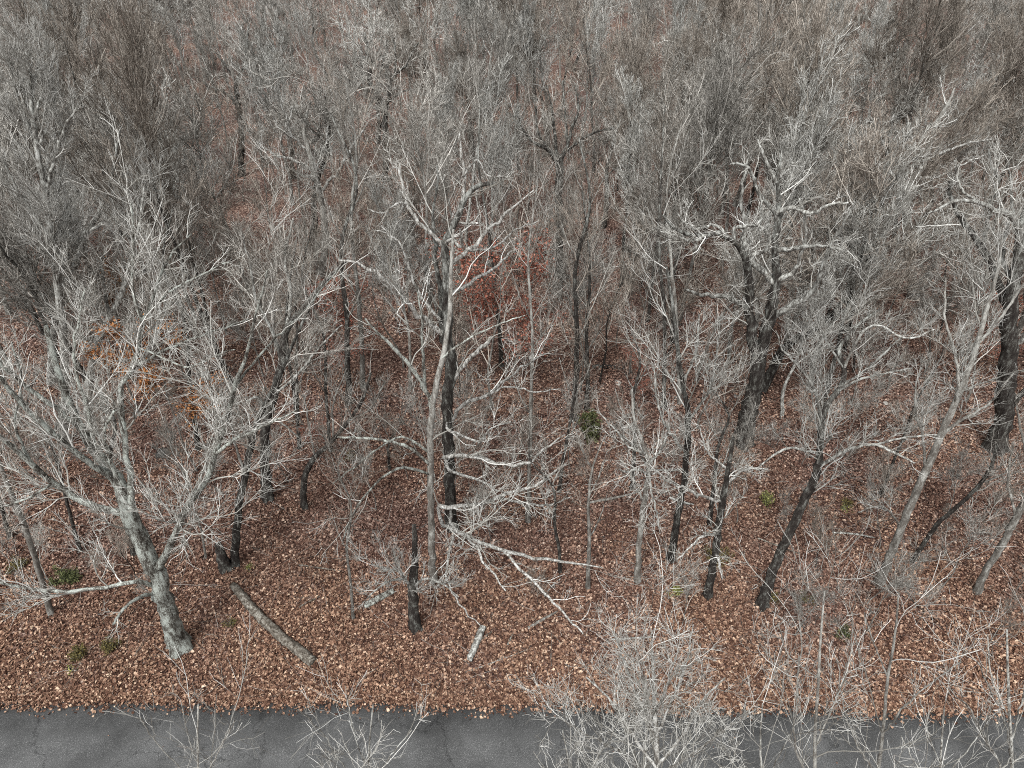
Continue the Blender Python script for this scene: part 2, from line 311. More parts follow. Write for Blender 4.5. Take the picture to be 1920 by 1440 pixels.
HERO = []; OPEN = []
def hero(name, label, seed, trunk, limbs=(), style='oak', bark_m=None, limb_m=None, twig_m=None, fine=1., dens=1., rt=.007, Y0=None, cat='tree', group=None, flare=1.3, lk=.7, rt_trunk=True, cap=False, tail=True):
    rt = rt * .62; fine = fine * 1.2
    """trunk, limbs: lists of (px, py, half width px, metres behind the tree's base) in a 1920x1440 frame"""
    rng = np.random.default_rng(seed)
    base = atG(trunk[0][0], trunk[0][1]) if Y0 is None else atY(trunk[0][0], trunk[0][1], Y0)
    if Y0 is not None: base[2] = gz(base[0], base[1])
    def W(p, k=1.):
        q = atY(p[0], p[1], base[1] + p[3]); return [*q, k * p[2] * depth(q) / F]
    T = [W(p, .86) for p in trunk]
    if Y0 is None: T[0][:3] = base
    root = empty(name, base, label, cat, group)
    nT = max(16, 4 * len(T)); tp = poly(T, nT); tp[0, 2] -= .15
    P = tp[None, :, :3].copy(); R = np.maximum(tp[None, :, 3], .012)
    hgt = P[0, :, 2] - base[2]; R = R * (1 + (flare - 1) * np.exp(-np.maximum(hgt, 0) / .28))[None]
    P[0, 1:-1] += rng.standard_normal((nT - 2, 3)) * R[0, 1:-1, None] * .12
    if cap:
        P = np.concatenate([P, P[:, -1:]], 1); P[0, -1] += (P[0, -2] - P[0, -4]) * .05; R = np.concatenate([R, R[:, -1:] * .02], 1)
    lob = .26 * np.exp(-np.maximum(P[0, :, 2] - base[2], 0) / .3)
    Tubes().add(P, R, 20, .05, rng, lob).build('trunk', bark_m or GREY, root, off=base)
    lp, lr = [], []
    for q in limbs:
        A = poly([W(p, lk) for p in q], 18); L = np.linalg.norm(np.diff(A[:, :3], axis=0), axis=1).sum()
        A[1:, :3] += rng.standard_normal((17, 3)) * min(.03, L * .008) * (1.1 if style == 'oak' else .5)
        Tubes().add(A[None, :, :3], np.maximum(A[None, :, 3], .009), 8, .05, rng).build('limb', bark_m if limb_m is None or q[0][2] >= 9 else limb_m, root, off=base)
        lp.append(A[:, :3]); lr.append(np.maximum(A[:, 3], .009))
    tb = Tubes(); ok = False
    if lp:
        twigs_on(rng, tb, np.stack(lp), np.stack(lr), style, fine * .9, rt, dens * .78); ok = True
    if rt_trunk and tail:
        k = int(nT * .35)
        twigs_on(rng, tb, P[:, k:nT], R[:, k:nT], style, fine, rt, dens * .4); ok = True
    if ok: tb.build('twigs', twig_m or TWG, root, off=base)
    HERO.append((base[0], base[1]))
    if 22 <= seed <= 27 or seed in (9, 15): OPEN.append((base[0], base[1]))
    return root
# ---- traced trees: (px, py, half width, metres behind the base)
hero('oak_tree', 'large pale lichen-covered oak with thick leaning trunk near the road', 1,
     [(338, 1216, 23, 0), (325, 1180, 20, 0), (305, 1110, 18, .1), (280, 1045, 17.5, .2), (250, 985, 18, .3), (222, 905, 14, .5), (190, 860, 12, .7), (150, 800, 9, 1), (110, 700, 7, 1.4), (85, 610, 5, 1.8)],
     [[(228, 962, 10, .3), (165, 945, 9, .1), (100, 905, 8, 0), (50, 860, 7, -.2), (0, 820, 6, -.4), (-70, 740, 4, -.6)],
      [(222, 905, 10, .5), (150, 855, 8, .1), (85, 800, 7, 0), (25, 740, 6, 0), (-40, 650, 4, 0)],
      [(150, 800, 7, 1), (70, 740, 6, 1), (10, 690, 5, .8), (-30, 600, 3, .6)],
      [(245, 955, 11, .3), (243, 900, 9, .6), (236, 850, 8, 1), (228, 770, 8, 1.4), (228, 720, 7, 1.6), (250, 690, 7, 1.8), (262, 640, 6, 2), (267, 600, 5.5, 2), (250, 555, 4, 2.1), (247, 500, 3.5, 2.2), (250, 430, 3, 2.3), (246, 380, 2, 2.4)],
      [(267, 600, 4.5, 2), (283, 572, 4, 2.1), (300, 520, 3.5, 2.2), (325, 470, 3, 2.3), (360, 440, 2, 2.3)],
      [(278, 585, 3.5, 2), (320, 545, 3, 2), (370, 520, 2.5, 2), (430, 490, 1.5, 2)],
      [(252, 688, 4, 1.8), (308, 658, 3.5, 1.5), (367, 633, 3, 1.2), (420, 615, 2.5, 1), (467, 598, 1.5, .8)],
      [(258, 650, 3, 1.9), (300, 670, 2.5, 1.5), (350, 688, 2.5, 1.2), (400, 668, 2, 1), (440, 655, 1.5, .8)],
      [(298, 1062, 11, .1), (320, 1020, 9, 0), (350, 955, 8, 0), (385, 905, 8, 0), (405, 850, 7, 0), (425, 785, 6, 0), (442, 722, 5.5, 0), (462, 670, 4.5, 0), (473, 615, 3.5, 0), (487, 565, 3, 0), (500, 505, 2, 0)],
      [(405, 850, 5, 0), (440, 825, 4, -.3), (475, 808, 3.5, -.5), (520, 788, 3, -.7), (560, 765, 2, -.9)],
      [(442, 722, 4, 0), (470, 690, 3.5, .2), (500, 650, 3, .5), (545, 610, 2.5, .7), (590, 560, 2, .9), (630, 510, 1.3, 1)],
      [(290, 1100, 6, 0), (250, 1090, 5.5, -.4), (200, 1100, 5, -.6), (150, 1107, 5, -.8), (75, 1106, 4.5, -.9), (0, 1092, 4, -1), (-60, 1050, 3, -1)],
      [(290, 1112, 5, 0), (262, 1120, 5, -.5), (238, 1135, 4.5, -.9), (212, 1172, 3.5, -1.3)],
      [(222, 905, 7, .5), (205, 850, 5, .2), (198, 800, 4, 0), (208, 785, 4, 0), (216, 770, 3.5, 0)],
      [(180, 850, 6, .7), (165, 770, 5, 1), (140, 690, 4, 1.2), (145, 610, 3, 1.4), (160, 540, 2, 1.5)],
      [(100, 905, 4, 0), (60, 930, 3, -.6), (10, 950, 2.5, -1)],
      [(60, 870, 4, -.2), (30, 800, 3, .2), (40, 720, 2.5, .5), (20, 640, 2, .8)]],
     'mid', LICHEN, LICHEN, TWP, fine=1.05, dens=.95, flare=1.28)
hero('oak_tree', 'tall central oak with a dark bark base, bleached crooked limbs and a broken white top', 2,
     [(848, 992, 13, 0), (845, 945, 12, 0), (842, 845, 12, 0), (840, 740, 12, 0), (846, 690, 12, 0), (838, 630, 12, 0), (838, 560, 10, 0), (836, 490, 9, 0), (834, 455, 8, 0), (854, 417, 7, 0), (866, 385, 7, 0), (876, 366, 6, 0), (898, 347, 5, 0), (917, 344, 4, 0)],
     [[(831, 627, 7, 0), (808, 606, 7, -.2), (783, 590, 6.5, -.5), (754, 554, 6, -.8), (728, 530, 5, -1), (700, 508, 4.5, -1.2), (667, 492, 3.5, -1.3), (637, 485, 2.5, -1.4)],
      [(830, 640, 9, .3), (826, 590, 8, .3), (827, 554, 7, .3), (820, 516, 6.5, .3), (817, 465, 5.5, .3), (812, 420, 4, .4), (815, 370, 3, .6), (818, 310, 2, .8)],
      [(833, 465, 6, 0), (805, 435, 5, .1), (779, 408, 5, .2), (764, 383, 4.5, .3), (748, 322, 3, .5), (729, 298, 2, .6)],
      [(764, 383, 3.5, .3), (745, 381, 3, .1), (720, 400, 2.5, -.1), (690, 392, 2, -.3)],
      [(838, 500, 6, .2), (868, 478, 6, .4), (908, 442, 5, .7), (946, 404, 3.5, 1), (975, 380, 2.5, 1.2), (1000, 355, 1.5, 1.4)],
      [(880, 470, 3.5, .4), (930, 462, 3, .3), (960, 435, 2.5, .2), (1010, 415, 1.5, .2)],
      [(866, 380, 5, 0), (871, 340, 4, .2), (866, 296, 3.5, .4), (862, 262, 2.5, .6), (860, 240, 1.5, .7)],
      [(868, 330, 3, .2), (895, 300, 2.5, .3), (915, 330, 2, 0), (945, 330, 1.8, -.2), (960, 318, 1.3, -.3)],
      [(836, 455, 5, 0), (850, 450, 4.5, -.4), (864, 463, 4, -.7), (862, 430, 3, -.9)],
      [(862, 418, 3, 0), (880, 419, 3, -.4), (897, 418, 2.5, -.6)],
      [(848, 715, 6, 0), (868, 685, 6, 0), (892, 662, 5.5, -.1), (912, 642, 5, -.2), (926, 632, 4, -.2)],
      [(842, 800, 5, 0), (867, 762, 5, -.3), (912, 740, 4.5, -.6), (950, 712, 3.5, -.9), (987, 683, 2.5, -1.2), (1030, 660, 1.5, -1.5)],
      [(912, 740, 3, -.6), (955, 725, 2.5, -.9), (1000, 735, 2, -1.2), (1050, 728, 1.3, -1.5)],
      [(838, 790, 3, -.1), (835, 800, 3.5, -.6), (862, 815, 3.5, -1), (900, 825, 3, -1.3), (925, 800, 2, -1.5), (962, 790, 1.4, -1.6)],
      [(845, 870, 4, 0), (833, 858, 5, -.5), (888, 856, 5, -.9), (940, 870, 4.5, -1.2), (990, 868, 4, -1.5), (1020, 842, 3, -1.6), (1060, 815, 2, -1.8)],
      [(836, 862, 4, -.5), (842, 880, 4, -.9), (868, 892, 4, -1.1), (892, 898, 3.5, -1.3), (935, 920, 2, -1.5)],
      [(846, 955, 5, 0), (822, 950, 5.5, -.6), (885, 948, 5.5, -1.1), (945, 928, 5, -1.4), (1000, 912, 4, -1.7), (1035, 888, 3, -1.9), (1065, 870, 2, -2)],
      [(935, 933, 3.5, -1.4), (990, 944, 3, -1.7), (1030, 947, 2.5, -1.9), (1072, 932, 1.6, -2)],
      [(822, 952, 4.5, -.6), (826, 975, 5, -1.6), (862, 1000, 5, -2.6), (920, 1025, 5, -3.5), (980, 1045, 4.5, -4.2), (1040, 1050, 3.5, -4.6), (1085, 1058, 2.5, -4.9), (1130, 1064, 1.6, -5.1)],
      [(945, 1035, 4, -3.8), (1000, 1088, 3.5, -4.9), (1050, 1145, 3, -5.7), (1092, 1188, 2.2, -6.2)],
      [(845, 955, 3.5, 0), (849, 985, 4, -1.6), (890, 1022, 3.5, -2.9), (915, 1065, 3, -3.8), (945, 1108, 2, -4.6)],
      [(852, 998, 3, -2), (840, 1040, 3, -3.2), (838, 1085, 2.5, -4.3), (860, 1130, 2.2, -5.2), (900, 1170, 1.5, -6)],
      [(826, 600, 4, 0), (790, 560, 3.5, .5), (765, 500, 3, .8), (745, 450, 2.5, 1), (700, 430, 1.6, 1.2)],
      [(838, 560, 5, .2), (880, 530, 4.5, 1), (930, 500, 3.5, 1.5), (960, 470, 2.5, 2)]],
     'oak', DARK, WHITE, TWP, fine=.9, dens=.6, cap=True, lk=.74)
hero('bare_tree', 'slim pale lichen-grey tree close in front of the tall central oak', 3,
     [(812, 1092, 8, 0), (809, 1020, 7.5, 0), (808, 920, 7, 0), (808, 820, 6.8, 0), (811, 755, 6.5, 0), (822, 705, 6.5, .1), (833, 655, 5.5, .3), (843, 590, 5, .5), (846, 500, 4, .8), (850, 430, 2.5, 1)],
     [[(810, 770, 6.5, 0), (800, 735, 6, 0), (788, 712, 6, -.1), (758, 675, 5, -.3), (733, 648, 4.5, -.5), (705, 620, 3, -.6), (683, 598, 2, -.7)],
      [(797, 732, 5, 0), (794, 690, 4.5, .1), (792, 640, 4, .2), (790, 590, 3, .3), (780, 530, 2, .5)],
      [(806, 872, 5, 0), (775, 845, 4.5, -.3), (740, 830, 4, -.6), (690, 822, 3.5, -.9), (632, 820, 2.5, -1.1)],
      [(807, 850, 4, 0), (760, 820, 3, .3), (710, 840, 2.5, .5), (660, 880, 2, .6), (625, 905, 1.5, .7)],
      [(808, 890, 4, 0), (740, 880, 3.5, -.7), (700, 910, 3, -1), (665, 960, 2.5, -1.3), (640, 1020, 2, -1.5)],
      [(830, 670, 3, .2), (870, 640, 2.5, 0), (930, 610, 2, -.2), (985, 590, 1.4, -.3)]],
     'mid', GREY, LICHEN, TWP, fine=.9, dens=.6)
hero('dead_trunk', 'short dark rotten trunk with peeling bark and a brush of pale twigs around its top', 4,
     [(780, 1180, 12, 0), (774, 1130, 11, 0), (775, 1085, 10, 0), (778, 1045, 7, 0), (776, 985, 5, 0)],
     [[(774, 1110, 4, 0), (750, 1085, 3.5, -.4), (720, 1095, 3, -.8), (690, 1120, 2, -1)],
      [(776, 1100, 4, 0), (800, 1085, 3, -.4), (830, 1095, 2.5, -.8), (860, 1120, 1.6, -1)],
      [(777, 1120, 4, 0), (760, 1085, 3, -.9), (745, 1070, 2.5, -1.1), (700, 1060, 1.5, -1.3)]],
     'brush', DARK, PALE, TWP, fine=1.2, dens=1.6, cap=True, tail=False)
hero('bare_tree', 'straight dark-trunked tree left of the central oak that bends to the right higher up', 5,
     [(502, 936, 12, 0), (497, 870, 10, 0), (499, 800, 9.5, 0), (514, 740, 9, .2), (529, 680, 8.5, .4), (538, 617, 7.5, .6), (571, 575, 6, .8), (612, 525, 4.5, 1), (650, 488, 3, 1.2)],
     [[(529, 680, 5, .4), (510, 620, 4.5, .6), (480, 560, 4, .9), (470, 500, 3, 1), (455, 440, 2, 1.2)],
      [(538, 617, 5, .6), (545, 550, 4, .9), (535, 480, 3.5, 1.1), (550, 410, 2.5, 1.4)],
      [(514, 740, 4, .2), (560, 700, 3.5, 0), (600, 650, 3, -.1), (640, 610, 2, -.1)],
      [(500, 790, 4, 0), (478, 745, 4, -.2), (462, 752, 3, -.5)]],
     'mid', DARK, PALE, TWG, fine=1.1, dens=1.3)
hero('bare_tree', 'thin leaning tree growing beside the broken stump', 6,
     [(438, 1062, 9, 0), (446, 970, 8, 0), (460, 890, 7.5, 0), (477, 810, 6.5, 0), (503, 745, 5, 0), (530, 690, 4, .1), (560, 620, 3, .2), (590, 560, 2, .3)],
     [[(460, 890, 4, 0), (440, 830, 3, .3), (430, 770, 2.5, .4), (400, 720, 1.6, .5)],
      [(480, 800, 3.5, 0), (520, 790, 3, -.2), (560, 820, 2, -.3)]], 'mid', DARK, GREY, TWG, dens=1.2)
hero('tree_stump', 'broken dark stump leaning left at the foot of a thin tree', 7,
     [(424, 1068, 14, 0), (417, 1045, 11, 0), (409, 1020, 7, 0)], (), 'oak', DARK, tail=False, cap=True, flare=1.2)
hero('bare_tree', 'small dark tree with a strongly curved trunk bending right', 8,
     [(572, 954, 7, 0), (570, 900, 6.5, 0), (590, 857, 6, 0), (625, 825, 5, 0), (652, 790, 4, 0), (680, 750, 3, 0), (695, 700, 2.5, .1)],
     [[(590, 857, 3, 0), (580, 800, 2.5, .2), (570, 740, 2, .3)], [(652, 790, 3, 0), (690, 770, 2.5, -.2), (720, 720, 2, -.3)], [(626, 825, 3, 0), (625, 760, 2.5, .2), (650, 690, 1.8, .4)]],
     'brush', DARK, GREY, TWG, dens=1.4)
hero('oak_tree', 'big dark two-stemmed oak with white crooked limbs in the right-hand wood', 9,
     [(1392, 832, 20, 0), (1405, 770, 18, 0), (1418, 715, 16, 0), (1425, 670, 14, 0), (1438, 617, 13, 0), (1451, 554, 11.5, 0), (1457, 520, 9, 0), (1453, 450, 7, 0), (1461, 405, 6, .1), (1458, 340, 4, .3), (1464, 290, 2.5, .6)],
     [[(1416, 725, 12, -.1), (1415, 658, 11, -.2), (1407, 575, 9, -.2), (1404, 512, 8, -.3), (1394, 475, 6.5, -.5), (1377, 454, 6, -.8), (1357, 437, 5.5, -1), (1323, 442, 5, -1.3), (1273, 437, 3.5, -1.6), (1240, 405, 2, -1.7)],
      [(1402, 580, 6, -.2), (1385, 568, 5.5, -.4), (1365, 557, 5, -.7), (1336, 554, 4, -1), (1308, 552, 3.5, -1.2), (1285, 540, 2, -1.3)],
      [(1455, 590, 7, 0), (1490, 572, 6.5, -.3), (1525, 545, 5, -.5), (1545, 490, 4, -.6), (1570, 440, 3, -.6), (1600, 380, 2, -.5)],
      [(1456, 525, 6, 0), (1478, 518, 5, -.2), (1497, 490, 4, -.4), (1510, 440, 3, -.5), (1500, 370, 2, -.4)],
      [(1452, 530, 7, 0), (1428, 508, 6.5, .2), (1405, 482, 5.5, .4), (1395, 420, 4, .8), (1390, 350, 3, 1), (1405, 290, 2, 1.2)],
      [(1377, 454, 4, -.8), (1375, 430, 3.5, -.7), (1395, 425, 3.5, -.6), (1420, 420, 3, -.4), (1430, 385, 2.5, -.3), (1415, 345, 1.6, 0)],
      [(1404, 480, 4, -.4), (1435, 470, 4, -.6), (1440, 440, 3.5, -.7), (1418, 420, 3, -.7)],
      [(1456, 440, 5, 0), (1452, 400, 4.5, .1), (1430, 375, 4, 0), (1400, 310, 3, -.2), (1370, 308, 2, -.4)],
      [(1457, 400, 5, 0), (1480, 388, 4.5, -.3), (1505, 395, 4, -.6), (1530, 398, 3.5, -.8), (1550, 385, 3, -1), (1590, 380, 2, -1.2)],
      [(1458, 470, 5, 0), (1500, 465, 4.5, -.5), (1540, 460, 3, -.9), (1580, 470, 2, -1.2)],
      [(1458, 345, 3.5, .3), (1440, 310, 3, .3), (1420, 260, 2, .4)],
      [(1357, 437, 3.5, -1), (1340, 420, 3, -1), (1300, 430, 2.5, -1.3), (1270, 400, 1.6, -1.4)],
      [(1323, 442, 3.5, -1.3), (1300, 452, 3, -1.6), (1262, 440, 2.2, -1.9), (1228, 430, 1.3, -2)]],
     'oak', DARK, PALE, TWP, fine=.8, dens=.66, lk=.95)
hero('bare_tree', 'dark leaning trunk slanting right just behind the big two-stemmed oak', 10,
     [(1425, 735, 11, 0), (1445, 700, 10, 0), (1473, 650, 9, 0), (1523, 617, 8, 0), (1555, 595, 7, 0), (1600, 530, 6, .3), (1640, 470, 5, .6), (1665, 400, 3, 1)],
     [[(1473, 650, 5, 0), (1478, 600, 4.5, .3), (1500, 540, 3, .5), (1505, 480, 2, .8)], [(1560, 590, 5, 0), (1620, 570, 4, -.2), (1680, 530, 2.5, -.3)]],
     'mid', DARK, GREY, TWG, dens=1.2)
hero('bare_tree', 'dark tree leaning right with a forked grey crown at the front of the right-hand wood', 11,
     [(1428, 1137, 12, 0), (1450, 1070, 10, 0), (1477, 1005, 9.5, 0), (1505, 945, 9, 0), (1530, 885, 8.5, 0), (1538, 835, 7, 0), (1541, 790, 6.5, 0), (1552, 755, 6, .1), (1573, 732, 5.5, .2), (1583, 690, 5, .4), (1573, 655, 4, .6), (1590, 630, 4, .8), (1615, 604, 3, 1), (1650, 580, 2, 1.1)],
     [[(1532, 880, 5.5, 0), (1560, 860, 5, -.1), (1595, 842, 4.5, -.3), (1640, 834, 4, -.6), (1680, 850, 3.5, -.9), (1715, 868, 2.5, -1.1)],
      [(1536, 850, 4, 0), (1510, 845, 4, -.3), (1485, 840, 3.5, -.5), (1455, 850, 3, -.7), (1420, 880, 2, -.8)],
      [(1542, 790, 5, 0), (1532, 750, 4.5, 0), (1522, 718, 4, 0), (1500, 690, 3.5, .1), (1470, 660, 2.5, .2), (1455, 620, 1.5, .3)],
      [(1573, 732, 4, .2), (1612, 712, 3.5, 0), (1660, 700, 2.5, -.1), (1710, 690, 1.5, -.2)],
      [(1575, 725, 4, .2), (1615, 700, 3.5, .4), (1650, 670, 3, .6), (1690, 630, 2, .8)],
      [(1640, 834, 3, -.6), (1700, 820, 2.5, -.5), (1760, 815, 1.6, -.4)],
      [(1583, 690, 3.5, .4), (1600, 650, 3, .2), (1640, 610, 3, 0), (1680, 625, 3, -.3), (1705, 635, 2.5, -.4), (1752, 617, 1.6, -.5)],
      [(1582, 690, 3, .4), (1550, 640, 2.5, .5), (1530, 590, 1.6, .8)]],
     'mid', DARK, PALE, TWP, fine=1.1, dens=1.25)
hero('bare_tree', 'grey lichen-barked tree leaning right with fine upright twigs', 12,
     [(1648, 1096, 9, 0), (1668, 1045, 8.5, 0), (1690, 990, 8, 0), (1712, 935, 8, 0), (1735, 885, 8, 0), (1765, 815, 7, .1), (1800, 735, 6.5, .3), (1830, 650, 5.5, .5), (1850, 580, 4.5, .8), (1872, 500, 3, 1.1), (1880, 440, 2, 1.4)],
     [[(1765, 815, 4.5, .1), (1800, 790, 4, .1), (1850, 760, 3, .1), (1900, 700, 2, .2)],
      [(1735, 885, 4, 0), (1730, 820, 3.5, .2), (1715, 760, 3, .4), (1725, 690, 2, .7)],
      [(1800, 735, 4.5, .3), (1790, 660, 4, .6), (1770, 590, 3, .9), (1775, 520, 2, 1.2)],
      [(1830, 650, 4, .5), (1880, 590, 3.5, .6), (1920, 530, 2.5, .7)],
      [(1690, 985, 3, 0), (1640, 950, 2.5, -.4), (1610, 960, 1.6, -.6)]],
     'mid', GREY, GREY, TWP, fine=1.2, dens=1.3)
hero('bare_tree', 'very thin crooked dark tree between two leaning trunks', 13,
     [(1708, 1055, 5, 0), (1735, 1015, 4.5, 0), (1760, 980, 4.5, 0), (1800, 945, 4, 0), (1840, 905, 4, 0), (1860, 870, 3.5, 0), (1875, 800, 3, .3), (1895, 730, 2, .6)],
     [[(1840, 905, 2.5, 0), (1880, 890, 2, 0), (1910, 850, 1.5, 0)]], 'mid', DARK, GREY, TWG, dens=1.2)
hero('bare_tree', 'dark slender tree leaning out past the right edge of the picture', 14,
     [(1830, 1112, 8, 0), (1850, 1070, 7, 0), (1880, 1020, 7, 0), (1905, 970, 7, 0), (1935, 910, 6, 0), (1960, 820, 5, .2), (1975, 730, 4, .4)],
     [[(1905, 970, 4, 0), (1890, 900, 3, .3), (1900, 830, 2, .5)], [(1935, 910, 4, 0), (1920, 830, 3, .4), (1905, 760, 2, .8)]], 'mid', GREY, GREY, TWG, dens=1.2)
hero('oak_tree', 'massive dark-trunked oak at the right edge with pale arching limbs', 15,
     [(1866, 842, 20, 0), (1878, 800, 18, 0), (1885, 740, 18, 0), (1890, 670, 17, 0), (1892, 596, 15, 0), (1900, 530, 13, 0), (1910, 480, 11, 0), (1914, 430, 8, 0), (1930, 370, 6, .3), (1945, 310, 4, .6)],
     [[(1912, 450, 8, 0), (1905, 420, 7.5, -.3), (1890, 400, 7, -.6), (1862, 392, 5.5, -.9), (1832, 379, 4.5, -1.2), (1794, 376, 3.5, -1.5), (1765, 388, 3, -1.7), (1738, 402, 2, -1.9)],
      [(1893, 590, 9, .1), (1870, 530, 8, .3), (1845, 470, 7, .5), (1812, 425, 6, .7), (1790, 390, 4.5, .9), (1780, 340, 3, 1.2)],
      [(1890, 660, 6, 0), (1930, 620, 5, -.3), (1980, 560, 3, -.5)],
      [(1845, 470, 4, .5), (1855, 400, 3.5, .8), (1870, 340, 3, 1), (1850, 280, 2, 1.4)],
      [(1900, 540, 5, 0), (1880, 480, 4, .7), (1900, 380, 3, 1.5), (1890, 300, 2, 2)],
      [(1832, 380, 3, -1.2), (1800, 350, 2.5, -1.1), (1790, 300, 1.8, -1)]],
     'oak', DARK, PALE, TWP, fine=.85, dens=.7, lk=.9)
hero('bare_tree', 'upright thin dark tree with twigs low down, beside the dead pale-limbed sapling', 16,
     [(1257, 1052, 8, 0), (1268, 985, 7.5, 0), (1280, 915, 7, 0), (1287, 850, 6.5, 0), (1290, 780, 6, 0), (1280, 720, 5, .1), (1270, 650, 4.5, .2), (1262, 580, 3.5, .5), (1250, 500, 2.5, .8)],
     [[(1287, 850, 4, 0), (1250, 800, 3.5, -.1), (1230, 740, 3, 0), (1225, 680, 2, .1)], [(1290, 790, 4, 0), (1330, 730, 3.5, .1), (1345, 660, 2.5, .3), (1350, 600, 1.6, .6)],
      [(1280, 720, 3.5, .1), (1305, 660, 3, .3), (1310, 590, 2, .6)], [(1284, 880, 3, 0), (1225, 880, 3, -.4), (1190, 840, 2.5, -.6), (1150, 800, 1.6, -.8)]],
     'mid', DARK, PALE, TWP, dens=1.3)
hero('bare_tree', 'short twisted tree with drooping pale branches near a mossy patch', 17,
     [(1325, 1120, 9, 0), (1338, 1060, 8, 0), (1345, 1000, 8, 0), (1355, 940, 7, 0), (1365, 880, 5, 0), (1375, 820, 3.5, .2)],
     [[(1345, 1000, 4, 0), (1310, 1010, 3.5, -.5), (1290, 1030, 2.5, -.8), (1270, 1050, 1.8, -1)], [(1355, 940, 4.5, 0), (1310, 930, 4, -.5), (1260, 905, 3.5, -.8), (1222, 885, 2.5, -1)],
      [(1340, 1040, 3.5, 0), (1348, 1050, 3, -.7), (1355, 1085, 2, -1)], [(1360, 910, 4, 0), (1400, 880, 3.5, -.2), (1440, 880, 2, -.4)], [(1365, 880, 3.5, 0), (1330, 850, 3, .2), (1310, 800, 2, .4)]],
     'oak', DARK, WHITE, TWP, dens=1.3, fine=1.1)
hero('bare_tree', 'slim grey sapling with a crooked pale fork above the leaf-covered floor', 18,
     [(1195, 1092, 6.5, 0), (1198, 1020, 6, 0), (1205, 960, 6, 0), (1212, 910, 5.5, 0), (1216, 870, 4.5, 0), (1205, 830, 3.5, .1), (1190, 790, 3, .2), (1185, 730, 2, .3)],
     [[(1214, 890, 4, 0), (1195, 880, 4, -.3), (1175, 885, 3, -.5), (1160, 880, 2, -.6)], [(1214, 880, 3.5, 0), (1222, 925, 3, -.6), (1232, 970, 2.5, -.9), (1238, 1000, 1.6, -1)],
      [(1216, 870, 3.5, 0), (1235, 850, 3, .1), (1255, 800, 2, .2)], [(1210, 850, 3, 0), (1180, 840, 3, -.2), (1150, 800, 2.5, -.2), (1120, 770, 1.6, -.2)]],
     'oak', GREY, PALE, TWP, dens=1.3)
hero('bare_tree', 'tall pale smooth-barked tree rising to the upper left corner', 19,
     [(118, 830, 9, 0), (122, 740, 8.5, 0), (120, 640, 8, 0), (110, 545, 8, 0), (100, 470, 7.5, 0), (92, 417, 7, 0), (82, 346, 6.5, 0), (72, 290, 6, 0), (62, 225, 5, .2), (55, 150, 4, .5), (48, 70, 2.5, .8)],
     [[(88, 350, 5, 0), (105, 290, 4.5, 0), (121, 242, 4, 0), (135, 215, 3, 0), (150, 195, 2, 0)],
      [(72, 290, 4, 0), (50, 230, 3.5, .2), (30, 170, 3, .4), (15, 110, 2, .6)], [(62, 225, 4, .2), (85, 160, 3, .4), (100, 100, 2, .7)],
      [(98, 450, 4, 0), (60, 400, 3.5, 0), (30, 350, 3, 0), (5, 300, 2, 0)], [(108, 530, 4, 0), (125, 480, 4, .2), (132, 420, 3, .4), (130, 380, 2, .5)], [(70, 280, 4, 0), (95, 220, 3.5, .4), (110, 150, 2, 1)]],
     'slim', PALE, PALE, TWP, fine=1.5, dens=1.6)
hero('bare_tree', 'pale tree with a smooth slanting trunk above the big lichen oak', 20,
     [(96, 720, 9, 0), (104, 600, 8, 0), (120, 545, 7.5, 0), (146, 483, 7, 0), (160, 440, 6, 0), (185, 400, 5, .1), (205, 350, 4, .3), (215, 305, 3, .4), (225, 240, 2, .6)],
     [[(120, 545, 5, 0), (116, 500, 4.5, .2), (122, 430, 3.5, .4), (130, 380, 2, .6)], [(160, 440, 4.5, 0), (200, 410, 4, -.1), (230, 380, 3, -.2), (280, 350, 2, -.2)], [(104, 600, 4, 0), (70, 540, 3.5, .2), (50, 480, 2, .4)]],
     'slim', PALE, PALE, TWP, fine=1.2, dens=1.4)
hero('bare_tree', 'pale smooth leaning tree in front of orange-leaved saplings', 21,
     [(165, 800, 9, 0), (170, 700, 8, 0), (185, 635, 7.5, 0), (205, 595, 7, 0), (222, 565, 6.5, 0), (235, 530, 5, .1), (245, 480, 4, .3), (262, 420, 3, .5), (270, 350, 2, .8)],
     [[(205, 595, 4.5, 0), (196, 540, 4, .2), (190, 480, 3, .4)], [(235, 530, 4, .1), (270, 500, 3, 0), (310, 450, 2, 0)]], 'slim', PALE, PALE, TWP, fine=1.2, dens=1.4)
hero('oak_tree', 'dark-trunked oak with a wide vase-shaped crown beyond the central oak', 22,
     [(1048, 520, 8, 0), (1050, 440, 8, 0), (1047, 385, 8, 0), (1048, 325, 8, 0), (1045, 300, 7.5, 0), (1033, 285, 5.5, 0), (1020, 275, 4.5, 0), (1005, 270, 3.5, -.2), (985, 250, 2.5, -.3), (970, 225, 1.6, -.4)],
     [[(1048, 318, 6.5, 0), (1056, 290, 6, 0), (1064, 272, 5, 0), (1072, 240, 4, .1), (1085, 205, 3, .3), (1078, 160, 2, .6)],
      [(1058, 285, 5, 0), (1080, 270, 4, -.3), (1110, 250, 3, -.5), (1150, 240, 2, -.7)], [(1046, 305, 5, 0), (1040, 250, 4, .3), (1035, 205, 3, .6), (1025, 160, 2, .9)],
      [(1064, 272, 4, 0), (1060, 220, 3, .5), (1055, 150, 2, 1)], [(1033, 285, 3, 0), (1010, 250, 2.5, .4), (1005, 200, 2, .8)]],
     'mid', DARK, DARK, TWG, fine=1.0, dens=1.2, rt=.012)
